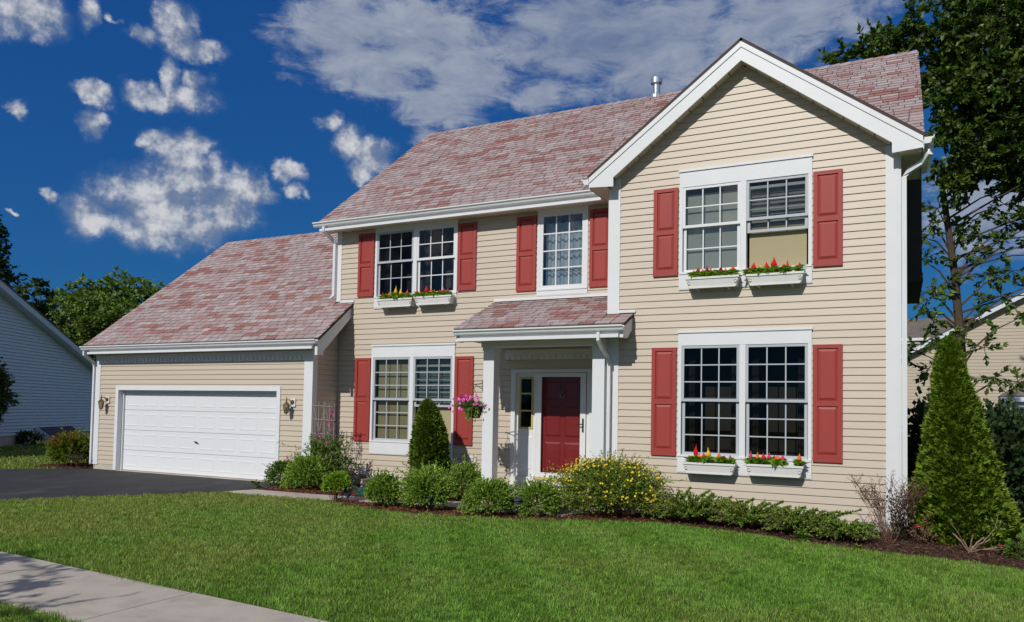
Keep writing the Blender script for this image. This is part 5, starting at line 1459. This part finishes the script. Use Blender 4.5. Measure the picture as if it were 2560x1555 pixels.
juniper(15.25, -1.85, 0.58, 0.48, 0.34, 'creeping juniper with an upswept tip, before the bare rose', [(15.98, 0.38, 15.35), (15.85, 0.33, 15.3), (15.72, 0.33, 15.2), (15.45, 0.35, 15.1), (15.3, 0.36, 15.0)], n=270)
juniper(15.78, -2.10, 0.45, 0.36, 0.27, 'lowest creeping juniper at the end of the row beside the bare rose', [(16.15, 0.22, 15.8)], n=170)

# leafy weed in front of the junipers
def rosette(name, x, y, h, label, mat, n=26, L=0.13, W=0.35, cat='plant'):
    t = thing(name, (x, y, 0), label, cat)
    a = RNG.random(n) * 2 * PI
    P = np.tile([x, y, 0.01], (n, 1)) + RNG.random((n, 1)) * np.array([0, 0, h * 0.6])
    T = np.stack([np.cos(a), np.sin(a), 0.3 + RNG.random(n)], 1)
    V, F = leaves(P, T, np.tile([0, 0, 1.0], (n, 1)) + 0.2 * rdir(n), L * (0.6 + 0.5 * RNG.random(n)), L * W, droop=0.3)
    np_obj('leaves', V, F, [M[mat]], t)
    V, F = stems_mesh([((x, y, -0.01), (x + .01, y, h))], 0.006, 0.003); np_obj('stem', V, F, [M['vine_leaf']], t)
rosette('weed', 15.35, -2.50, 0.22, 'pale leafy weed at the lawn edge in front of the junipers', 'trail_leaf')
rosette('weed', 15.98, -2.62, 0.05, 'flat little weed between the juniper and the bare rose', 'trail_leaf', 10, 0.09)
rosette('weed', 5.45, -1.75, 0.16, 'grassy weed beside the garage door foot', 'vine_leaf', 22, 0.16, 0.12)

# roses
def cane_set(x, y, n, spread, h, r0, fork=True):
    segs, tips = [], []
    for i in range(n):
        a = random.uniform(0, 2 * PI); l = random.uniform(0.55, 1.0)
        d = np.array([math.cos(a) * spread * l, math.sin(a) * spread * 0.6 * l, h * l])
        p = np.array([x, y, 0]) + RNG.normal(size=3) * np.array([0.04, 0.03, 0]); q = p + d * 0.45 + np.array([0, 0, 0.08 * h]); e = p + d
        segs += [(p, q), (q, e)]; tips.append(e)
        if fork:
            for k in range(6):
                s = q + (e - q) * random.uniform(0.0, 0.95); w = s + np.array([random.uniform(-.13, .13), random.uniform(-.08, .08), random.uniform(0.04, 0.17)])
                segs.append((s, w)); tips.append(w)
    return segs, np.array(tips)
def bloom(parent, pos, r, mat):
    mb = MB(); c = Vector(pos)
    for ring, (rr, up_, n) in enumerate(((1.0, 0.1, 6), (0.72, 0.35, 5), (0.42, 0.6, 4))):
        for k in range(n):
            a = 2 * PI * k / n + ring * 0.5; e = Vector((math.cos(a), math.sin(a) * 0.9 - 0.2, up_)) * r * rr; s = Vector((-math.sin(a), math.cos(a), 0)) * r * rr * 0.5
            mb.poly([c, c + e * 0.6 - s, c + e + Vector((0, 0, r * 0.15)), c + e * 0.6 + s])
    return mb.build('bloom', M[mat], parent)
t = thing('rose_bush', (16.32, -1.78, 0), 'straggly nearly bare rose bush with red leaves and hips at the house corner', 'rose bush')
segs, tips = cane_set(16.30, -1.75, 44, 0.48, 0.86, 0.006)
V, F = stems_mesh(segs, 0.0034, 0.002); np_obj('canes', V, F, [M['twig']], t)
k = len(tips)
P = np.repeat(tips, 2, 0) + RNG.normal(size=(2 * k, 3)) * 0.015
V, F = leaves(P, rdir(2 * k), rdir(2 * k), 0.018, 0.012); tag(np_obj('rose_hips', V, F, [M['rose_leaf']], t), kind='stuff')
A = np.tile([16.42, -1.72, 0.05], (60, 1)) + RNG.normal(size=(60, 3)) * 0.04; Bq = A + np.stack([RNG.uniform(-0.13, 0.25, 60), RNG.uniform(-0.2, 0.12, 60), RNG.uniform(0.15, 0.68, 60)], 1)
V, F = shoot_leaves(A, Bq, 11, 0.035, 0.6, 0.2); np_obj('foliage', V, F, [M['rose_leaf']], t)
bloom(t, (16.63, -1.95, 0.23), 0.043, 'rosepink'); bloom(t, (16.36, -1.86, 0.41), 0.045, 'rosered'); bloom(t, (16.40, -1.80, 0.66), 0.026, 'rosered')
A = np.tile([16.66, -1.85, 0.02], (40, 1)); Bq = A + np.stack([RNG.uniform(-0.2, 0.22, 40), RNG.uniform(-0.2, 0.1, 40), RNG.uniform(0.08, 0.46, 40)], 1)
V, F = shoot_leaves(A, Bq, 8, 0.03, 0.55, 0.3); np_obj('brown_foliage', V, F, [M['twig']], t)

t = thing('rose_stump', (17.16, -2.12, 0), 'hard pruned rose with pale bare canes in front of the tall evergreen', 'rose bush')
segs = []
for a, l, up_ in ((-2.6, 0.2, 0.22), (-2.2, 0.12, 0.16), (-0.4, 0.16, 0.20), (0.2, 0.22, 0.17), (-1.2, 0.10, 0.22), (2.9, 0.10, 0.12), (-0.1, 0.30, 0.09)):
    s = np.array([17.16, -2.12, 0.0]); q = s + np.array([math.cos(a) * l * 0.5, math.sin(a) * 0.05, up_ * 0.6]); e = s + np.array([math.cos(a) * l, math.sin(a) * 0.08, up_]); segs += [(s, q), (q, e)]
V, F = stems_mesh(segs, 0.010, 0.007, 6)
segs2 = []
for pts in ([(17.16, -2.12, 0.05), (17.30, -2.14, 0.14), (17.42, -2.12, 0.30), (17.46, -2.10, 0.48)], [(17.12, -2.12, 0.08), (17.05, -2.13, 0.22), (16.97, -2.12, 0.34)], [(17.2, -2.12, 0.04), (17.5, -2.2, 0.08), (17.62, -2.2, 0.13)]):
    pts = [np.array(p_) for p_ in pts]; segs2 += list(zip(pts[:-1], pts[1:]))
V2, F2 = stems_mesh(segs2, 0.0055, 0.0035, 5)
V, F, m = merge([(V, F, 0), (V2, F2, 0)]); np_obj('canes', V, F, [M['palecane']], t)
A = np.tile([17.44, -2.10, 0.34], (10, 1)); Bq = A + RNG.normal(size=(10, 3)) * 0.07 + np.array([0, 0, 0.06])
V, F = shoot_leaves(A, Bq, 6, 0.035, 0.6, 0.2); np_obj('young_leaves', V, F, [M['vine_leaf']], t)
t = shrub('rose_bush', 17.62, -2.22, 0.17, 0.15, 0.17, 'tiny low rose with one hot pink bloom at the far right of the bed', 'rose bush', mat='box_dark', n=70, per=9, L=0.04)
bloom(t, (17.46, -2.30, 0.13), 0.040, 'rosepink')

# sweet pea on the trellis
t = thing('sweet_pea', (6.32, -0.88, 0), 'tangled sweet pea vine with magenta flowers climbing the trellis', 'vine')
n = 300
A = np.stack([RNG.uniform(6.0, 6.62, n), RNG.uniform(-1.02, -0.74, n), RNG.uniform(0.05, 0.85, n)], 1)
Bq = A + np.stack([RNG.normal(size=n) * 0.20 + 0.04, RNG.uniform(-0.14, 0.1, n), RNG.uniform(-0.10, 0.32, n)], 1)
Bq[:, 2] = np.clip(Bq[:, 2], 0.05, 1.16 - 0.3 * np.abs(Bq[:, 0] - 6.35))
V, F = shoot_leaves(A, Bq, 12, 0.062, 0.42, 0.1, 1.0); np_obj('foliage', V, F, [M['vine_leaf']], t)
segs = list(zip(A, Bq)); n = 120
A2 = np.stack([RNG.uniform(6.45, 6.78, n), RNG.uniform(-0.9, -0.55, n), RNG.uniform(0.25, 0.85, n)], 1); B2 = A2 + RNG.normal(size=(n, 3)) * np.array([0.11, 0.05, 0.14])
tall = np.array([[6.47, -0.80, z] for z in np.linspace(0.8, 1.6, 9)]) + RNG.normal(size=(9, 3)) * 0.02
segs += list(zip(A2, B2)) + list(zip(tall[:-1], tall[1:]))
V, F = stems_mesh(segs, 0.004, 0.003); np_obj('tendrils', V, F, [M['vine_leaf']], t)
V, F = shoot_leaves(A2, B2, 8, 0.06, 0.35, 0.1, 1.0); np_obj('tangled_foliage', V, F, [M['box_dark']], t)
P = np.concatenate([tall[3:] + RNG.normal(size=(6, 3)) * 0.03 for _ in range(9)] + [np.array(q) + RNG.normal(size=(12, 3)) * 0.022 for q in ((6.30, -0.98, 0.98), (6.49, -0.98, 0.88), (6.36, -1.0, 0.72), (6.44, -0.88, 1.30), (6.48, -0.88, 1.42), (6.7, -0.8, 0.93), (5.62, -1.1, 0.55), (5.67, -1.1, 0.50))])
V, F = leaves(P, rdir(len(P)), rdir(len(P)) + np.array([0, -1, 0]), 0.032, 0.030); np_obj('blossoms', V, F, [M['magenta']], t)

# bush by the left corner of the garage
t = shrub('burning_bush', -1.92, -0.55, 0.64, 0.50, 0.80, 'yellow green bush with russet tips at the left garage corner', 'bush', mat='burn_leaf', n=520, per=15, L=0.062, W=0.5, amp=0.16, lift=0.05)
n = 130
D = rdir(n); D[:, 2] = np.abs(D[:, 2]) * 0.8 + 0.25; D = unit(D + np.array([-0.3, -0.2, 0]))
P = np.array([-1.92, -0.55, 0.40]) + D * np.array([0.62, 0.48, 0.42]); V, F = shoot_leaves(P - D * 0.08, P + D * 0.05, 6, 0.055, 0.5, 0.0); np_obj('russet_leaves', V, F, [M['burn_tip']], t)
segs, tips = cane_set(-0.95, -1.02, 10, 0.28, 0.36, 0.004); V, F = stems_mesh(segs, 0.004, 0.002); np_obj('side_twigs', V, F, [M['twig']], t)
V, F = leaves(np.repeat(tips, 3, 0), rdir(3 * len(tips)), rdir(3 * len(tips)), 0.04, 0.02); np_obj('side_leaves', V, F, [M['rose_leaf']], t)

# ---------------- trees
def tree(name, base, trunk_pts, r0, ellipsoids, label, mat, nclump, per, L, W=0.5, group=None, limbs=True, cl=0.55, seed=0, cat='tree', sparse=None, limb_r=0.06):
    """trunk (tapered tube) with limbs, crown = many leafy sprays spread through lumpy ellipsoids"""
    t = thing(name, base, label, cat, group)
    tp = [np.array(p, float) for p in trunk_pts]
    mb = MB(); n = len(tp)
    mb.tube([tuple(p) for p in tp], [r0 * (1 - 0.8 * i / max(1, n - 1)) for i in range(n)], 9)
    Cs, Rs = [], []
    vol = np.array([e[1][0] * e[1][1] * e[1][2] * (e[2] if len(e) > 2 else 1) for e in ellipsoids]); vol = vol / vol.sum()
    for (c, r, *_), f in zip(ellipsoids, vol):
        k = max(3, int(nclump * f))
        D = rdir(k); rad = (0.25 + 0.75 * RNG.random((k, 1)) ** 0.45)
        Cs.append(np.array(c) + D * np.array(r) * rad * lump(D, 3, 0.22)[:, None]); Rs.append(np.full(k, cl) * (0.7 + 0.6 * RNG.random(k)))
    Cs = np.concatenate(Cs); Rs = np.concatenate(Rs)
    if limbs:
        for i in RNG.choice(len(Cs), min(len(Cs), 46), replace=False):
            c = Cs[i]; zs = min(max(c[2] - random.uniform(0.3, 2.2), tp[0][2] + 0.45 * (tp[-1][2] - tp[0][2])), tp[-1][2]); tz = [q[2] for q in tp]; s = np.array([np.interp(zs, tz, [q[a_] for q in tp]) for a_ in range(3)])
            m_ = (s + c) / 2 + RNG.normal(size=3) * 0.12 + np.array([0, 0, 0.12]); l = np.linalg.norm(c - s)
            mb.tube([tuple(s), tuple((s + m_) / 2), tuple(m_), tuple((m_ + c) / 2), tuple(c)], [limb_r * min(1.4, 0.3 + l / 3) * q for q in (1, .75, .55, .38, .15)], 5)
    mb.build('trunk', M['bark'], t)
    sh = 5
    A = np.repeat(Cs, sh, 0); D = rdir(len(A)); D[:, 2] = D[:, 2] * 0.55
    Bq = A + unit(D) * np.repeat(Rs, sh)[:, None] * (0.6 + 0.6 * RNG.random((len(A), 1)))
    V, F = shoot_leaves(A, Bq, per, L, W, 0.05, 0.85, -0.05)
    np_obj('crown', V, F, [M[mat]], t)
    V, F = stems_mesh(list(zip(A, Bq)), 0.012, 0.004); np_obj('branchlets', V, F, [M['bark']], t)
    return t

tree('tree', (18.15, 11.6, 0), [(18.15, 11.6, -0.1), (18.02, 11.5, 2.0), (17.93, 11.42, 3.93), (17.8, 11.3, 5.6), (17.55, 11.1, 7.6), (17.9, 11.3, 9.8), (18.3, 11.5, 12.0)], 0.16,
     [((18.7, 11.3, 11.7), (1.7, 1.5, 2.3), 1.6), ((18.3, 10.7, 9.4), (1.15, 1.0, 1.5), 1.9), ((20.7, 11.6, 10.6), (1.8, 1.5, 3.2), 1.5), ((19.6, 11.2, 8.6), (1.3, 1.1, 1.2), 1.5), ((16.5, 10.4, 12.0), (0.9, 0.7, 0.5), 3.5), ((15.3, 9.8, 11.5), (0.7, 0.5, 0.2), 3.5), ((20.4, 11.7, 7.3), (1.4, 1.0, 1.3), 1.3), ((17.9, 10.9, 8.0), (0.8, 0.8, 0.7), 1.6), ((21.2, 12.0, 15.3), (1.3, 1.2, 1.6), 1.0)],
     'tall leafy tree behind the right corner, its branches reaching over the roof ridge', 'tree_leaf', 900, 22, 0.145, 0.6, cl=0.55, limb_r=0.04)
# sparse lower boughs of the same tree read against the sky: a second, thinner set of sprays
par = bpy.data.objects['tree']
low = np.array([(17.1, 11.0, 5.0), (17.0, 10.9, 5.9), (17.2, 11.1, 6.9), (18.5, 11.6, 6.6), (18.9, 11.7, 6.2), (19.2, 11.8, 5.6), (19.6, 11.8, 6.3), (18.6, 11.5, 5.5), (17.3, 11.1, 4.2), (16.9, 10.9, 3.4), (17.15, 11.0, 2.9), (18.4, 11.5, 4.3), (18.5, 11.5, 3.5), (18.75, 11.6, 2.7), (19.3, 11.8, 2.6), (18.0, 11.4, 6.0), (17.5, 11.2, 3.7),
                (20.2, 12.0, 6.6), (20.6, 12.1, 6.0), (20.0, 12.0, 5.4), (19.8, 11.9, 6.9), (18.3, 11.4, 7.0), (19.2, 11.7, 6.9), (17.4, 11.0, 7.3), (17.8, 11.2, 6.6), (17.0, 10.8, 6.5), (17.6, 11.1, 5.3), (19.5, 11.9, 4.4), (20.4, 12.1, 5.0), (17.0, 10.9, 4.5), (18.9, 11.6, 4.9), (19.0, 11.6, 7.4), (20.7, 12.0, 7.2)])
tr_ = np.array([(18.02, 11.5, 2.0), (17.93, 11.42, 3.93), (17.8, 11.3, 5.6), (17.55, 11.1, 7.6)])
mb = MB()
for c in low:
    zs = max(2.1, c[2] - random.uniform(0.2, 1.5)); s = np.array([np.interp(zs, tr_[:, 2], tr_[:, q]) for q in range(3)]); m_ = (s + c) / 2 + np.array([0, 0, 0.18])
    mb.tube([tuple(s), tuple(m_), tuple(c)], [0.035, 0.022, 0.008], 5)
mb.build('limbs', M['bark'], par)
A = np.repeat(low, 9, 0); Bq = A + rdir(len(A)) * np.array([0.58, 0.5, 0.42])
V, F = shoot_leaves(A, Bq, 11, 0.16, 0.55, 0.15, 0.8, -0.1); np_obj('sparse_foliage', V, F, [M['tree_leaf']], par)
V, F = stems_mesh(list(zip(A, Bq)), 0.010, 0.004); tag(np_obj('sparse_twigs', V, F, [M['bark']], par), kind='stuff')

GT = 'trees beyond the neighbouring white house'
tree('tree', (-33, 18, 0), [(-33, 18, -0.1), (-33, 18, 3), (-33, 18, 7.5)], 0.25, [((-33.2, 18, 7.0), (1.7, 1.7, 2.3)), ((-32.0, 18.6, 5.6), (1.9, 1.9, 1.6))], 'dark upright tree rising behind the white house gable', 'far_dark', 85, 17, 0.30, group=GT, cl=0.75)
tree('tree', (-25.8, 17.2, 0), [(-25.8, 17.2, -0.1), (-25.9, 17.2, 3), (-26.0, 17.2, 7.5)], 0.3, [((-26.9, 16.9, 7.7), (1.9, 1.7, 1.35)), ((-24.1, 18.0, 7.8), (1.8, 1.7, 1.45)), ((-25.5, 17.5, 6.3), (2.0, 1.7, 1.2))], 'round topped green tree peeping over the garage roof edge', 'far_leaf', 130, 17, 0.28, group=GT, cl=0.7)
tree('tree', (-20.2, 13.0, 0), [(-20.2, 13.0, -0.1), (-20.2, 13, 2.5), (-20.2, 13, 5.5)], 0.2, [((-20.6, 12.7, 5.3), (1.9, 1.8, 1.9)), ((-18.7, 13.4, 5.6), (1.9, 1.7, 1.7)), ((-20.8, 12.5, 3.4), (1.7, 1.6, 1.6))], 'fresh green leafy tree just left of the garage roof', 'far_leaf', 170, 18, 0.20, group=GT, cl=0.6)
tree('tree', (-33.2, 12.0, 0), [(-33.2, 12, -0.1), (-33.2, 12, 5), (-33.2, 12, 11)], 0.3, [((-31.6, 12.9, 10.2), (1.9, 1.9, 3.2)), ((-31.2, 13.2, 7.6), (2.2, 2.0, 1.8))], 'very dark tree cut off by the left edge above the white gable', 'far_dark', 110, 17, 0.30, group=GT, cl=0.8)
tree('crab_apple', (-10.4, 1.55, 0), [(-10.4, 1.55, -0.05), (-10.35, 1.55, 0.7), (-10.4, 1.6, 1.6)], 0.07, [((-9.95, 1.55, 1.80), (1.12, 1.0, 1.12)), ((-10.0, 1.6, 2.85), (0.55, 0.6, 0.45), 0.8)], 'small dark crab apple tree on the lawn before the white house', 'tree_leaf', 330, 16, 0.085, 0.55, cl=0.34, limb_r=0.02)
# street tree outside the frame on the left; it casts the dappled shade on the pavement
tree('tree', (7.4, -13.9, 0), [(7.4, -13.9, -0.05), (7.45, -13.9, 1.4), (7.6, -13.8, 3.2)], 0.09, [((8.05, -13.4, 3.3), (1.9, 1.0, 0.9))], 'young street tree beside the pavement shading its slabs', 'tree_leaf', 52, 13, 0.10, cl=0.42, limb_r=0.025)

# lilac-like thicket behind the tall evergreen
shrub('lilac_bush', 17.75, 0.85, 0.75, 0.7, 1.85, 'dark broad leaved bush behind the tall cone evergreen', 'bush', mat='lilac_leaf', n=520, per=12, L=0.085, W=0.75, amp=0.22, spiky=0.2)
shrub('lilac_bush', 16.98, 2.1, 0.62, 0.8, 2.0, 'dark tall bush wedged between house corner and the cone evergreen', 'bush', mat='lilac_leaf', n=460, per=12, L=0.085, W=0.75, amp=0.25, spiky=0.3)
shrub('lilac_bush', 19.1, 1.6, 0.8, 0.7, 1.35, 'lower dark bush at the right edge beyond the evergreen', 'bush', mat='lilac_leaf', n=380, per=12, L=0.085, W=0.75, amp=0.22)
# hedge of low plants along the foundation of the white house
shrub('shrub', -11.6, 4.2, 0.55, 0.4, 0.5, 'low dark shrub against the foundation of the shaded white house', mat='far_dark', n=120, per=10, L=0.07)

# ================================================================== GRASS AND MULCH
def in_poly(x, y, poly):
    c = np.zeros(len(x), bool); n = len(poly); j = n - 1
    for i in range(n):
        xi, yi = poly[i]; xj, yj = poly[j]
        m_ = ((yi > y) != (yj > y)) & (x < (xj - xi) * (y - yi) / (yj - yi + 1e-12) + xi); c ^= m_; j = i
    return c

def grow(x0, x1, y0, y1, per_m2, h, w, name, label):
    n = int((x1 - x0) * (y1 - y0) * per_m2)
    x = RNG.uniform(x0, x1, n); y = RNG.uniform(y0, y1, n)
    rel = np.stack([x, y], 1) - CAM[:2]
    f = np.array([-0.4488, 0.8936]); r = np.array([0.8936, 0.4488])
    dep = rel @ f; lat = rel @ r
    keep = (dep > 1.5) & (np.abs(lat) < dep * 0.70 + 2.2)
    for P in (DRIVE, WALK, BED, LBED): keep &= ~in_poly(x, y, P)
    ys = y - sw_dy(x)
    keep &= ~((ys > -9.02 + 0.03 * np.sin(x * 3.1) + 0.02 * RNG.normal(size=n)) & (ys < -7.965 + 0.03 * np.sin(x * 2.3) + 0.025 * RNG.normal(size=n)))
    keep &= ~((x > -0.73) & (x < 16.45) & (y > -0.6)); keep &= ~((x > 5.8) & (x < 12.4) & (y > -1.4))
    keep &= ((x - (-11.09)) * 0.86 + (y - 2.77) * 0.51) > 0.05
    # thin with distance
    keep &= RNG.random(n) < np.clip((7.0 / np.maximum(dep, 3)) ** 1.2, 0, 1)
    x, y, dep = x[keep], y[keep], dep[keep]; n = len(x)
    sc = np.clip(dep / 8.5, 0.8, 3.0) ** 0.75
    clump = 0.65 + 0.75 * np.abs(np.sin(x * 9.0 + 2 * np.sin(y * 7)) * np.sin(y * 8.0 + np.sin(x * 5)))
    H = h * clump * (0.55 + 0.75 * RNG.random(n)); Wd = w * sc * (0.7 + 0.6 * RNG.random(n))
    a = RNG.random(n) * 2 * PI; side = np.stack([np.cos(a), np.sin(a), np.zeros(n)], 1)
    b = RNG.random(n) * 2 * PI; lean = np.stack([np.cos(b), np.sin(b), np.zeros(n)], 1) * (0.15 + 0.75 * RNG.random((n, 1)) ** 1.5) * H[:, None]
    stripe = np.tanh(4 * np.sin((x * 0.80 + y * 0.60) * 2 * PI / 1.15 + 0.3 * np.sin(x)))
    lean += np.array([-0.6, 0.8, 0])[None, :] * (0.17 * stripe * np.clip((x - 7.5) / 5, 0.15, 1) * H)[:, None]
    P = np.stack([x, y, np.full(n, -0.003)], 1)
    mid = P + lean * 0.35 + np.array([0, 0, 1.0]) * (H * 0.6)[:, None]; tip = P + lean + np.array([0, 0, 1.0]) * (H * 0.95)[:, None]
    V = np.stack([P - side * Wd[:, None] / 2, P + side * Wd[:, None] / 2, mid + side * Wd[:, None] * 0.38, mid - side * Wd[:, None] * 0.38, tip], 1).reshape(-1, 3)
    i = np.arange(n)[:, None] * 5
    F = np.concatenate([i + np.array([[0, 1, 2]]), i + np.array([[0, 2, 3]]), i + np.array([[3, 2, 4]])], 0)
    o = np_obj(name, V, F, [M['grass']])
    return tag(o, label, 'grass', kind='stuff')
grow(3.0, 20.0, -10.6, 3.0, 6500, 0.040, 0.0055, 'grass', 'green grass of the front lawn')
grow(-16.0, 3.0, -8.0, 9.0, 900, 0.055, 0.010, 'grass', 'strip of lawn beyond the driveway')

def chips(polys, n, label, holes=(WALK,), x01=(5.4, 19.5), y01=(-3.4, 1.2)):
    x = RNG.uniform(*x01, n); y = RNG.uniform(*y01, n)
    k = np.zeros(n, bool)
    for P in polys: k |= in_poly(x, y, P)
    for P in holes: k &= ~in_poly(x, y, P)
    x, y = x[k], y[k]; n = len(x)
    P = np.stack([x, y, 0.006 + 0.022 * RNG.random(n)], 1)
    T = rdir(n) * np.array([1, 1, 0.35]); L = 0.025 + 0.05 * RNG.random(n)
    V, F = leaves(P, T, np.tile([0, 0, 1.0], (n, 1)) + 0.7 * rdir(n), L, 0.013)
    return tag(np_obj('mulch_chips', V, F, [M['mulch']]), label, 'mulch', kind='stuff')
chips([BED], 42000, 'shredded bark mulch covering the front bed')
chips([LBED], 2500, 'bark mulch under the left bush', (), (-3.2, -0.6), (-1.4, 1.1))
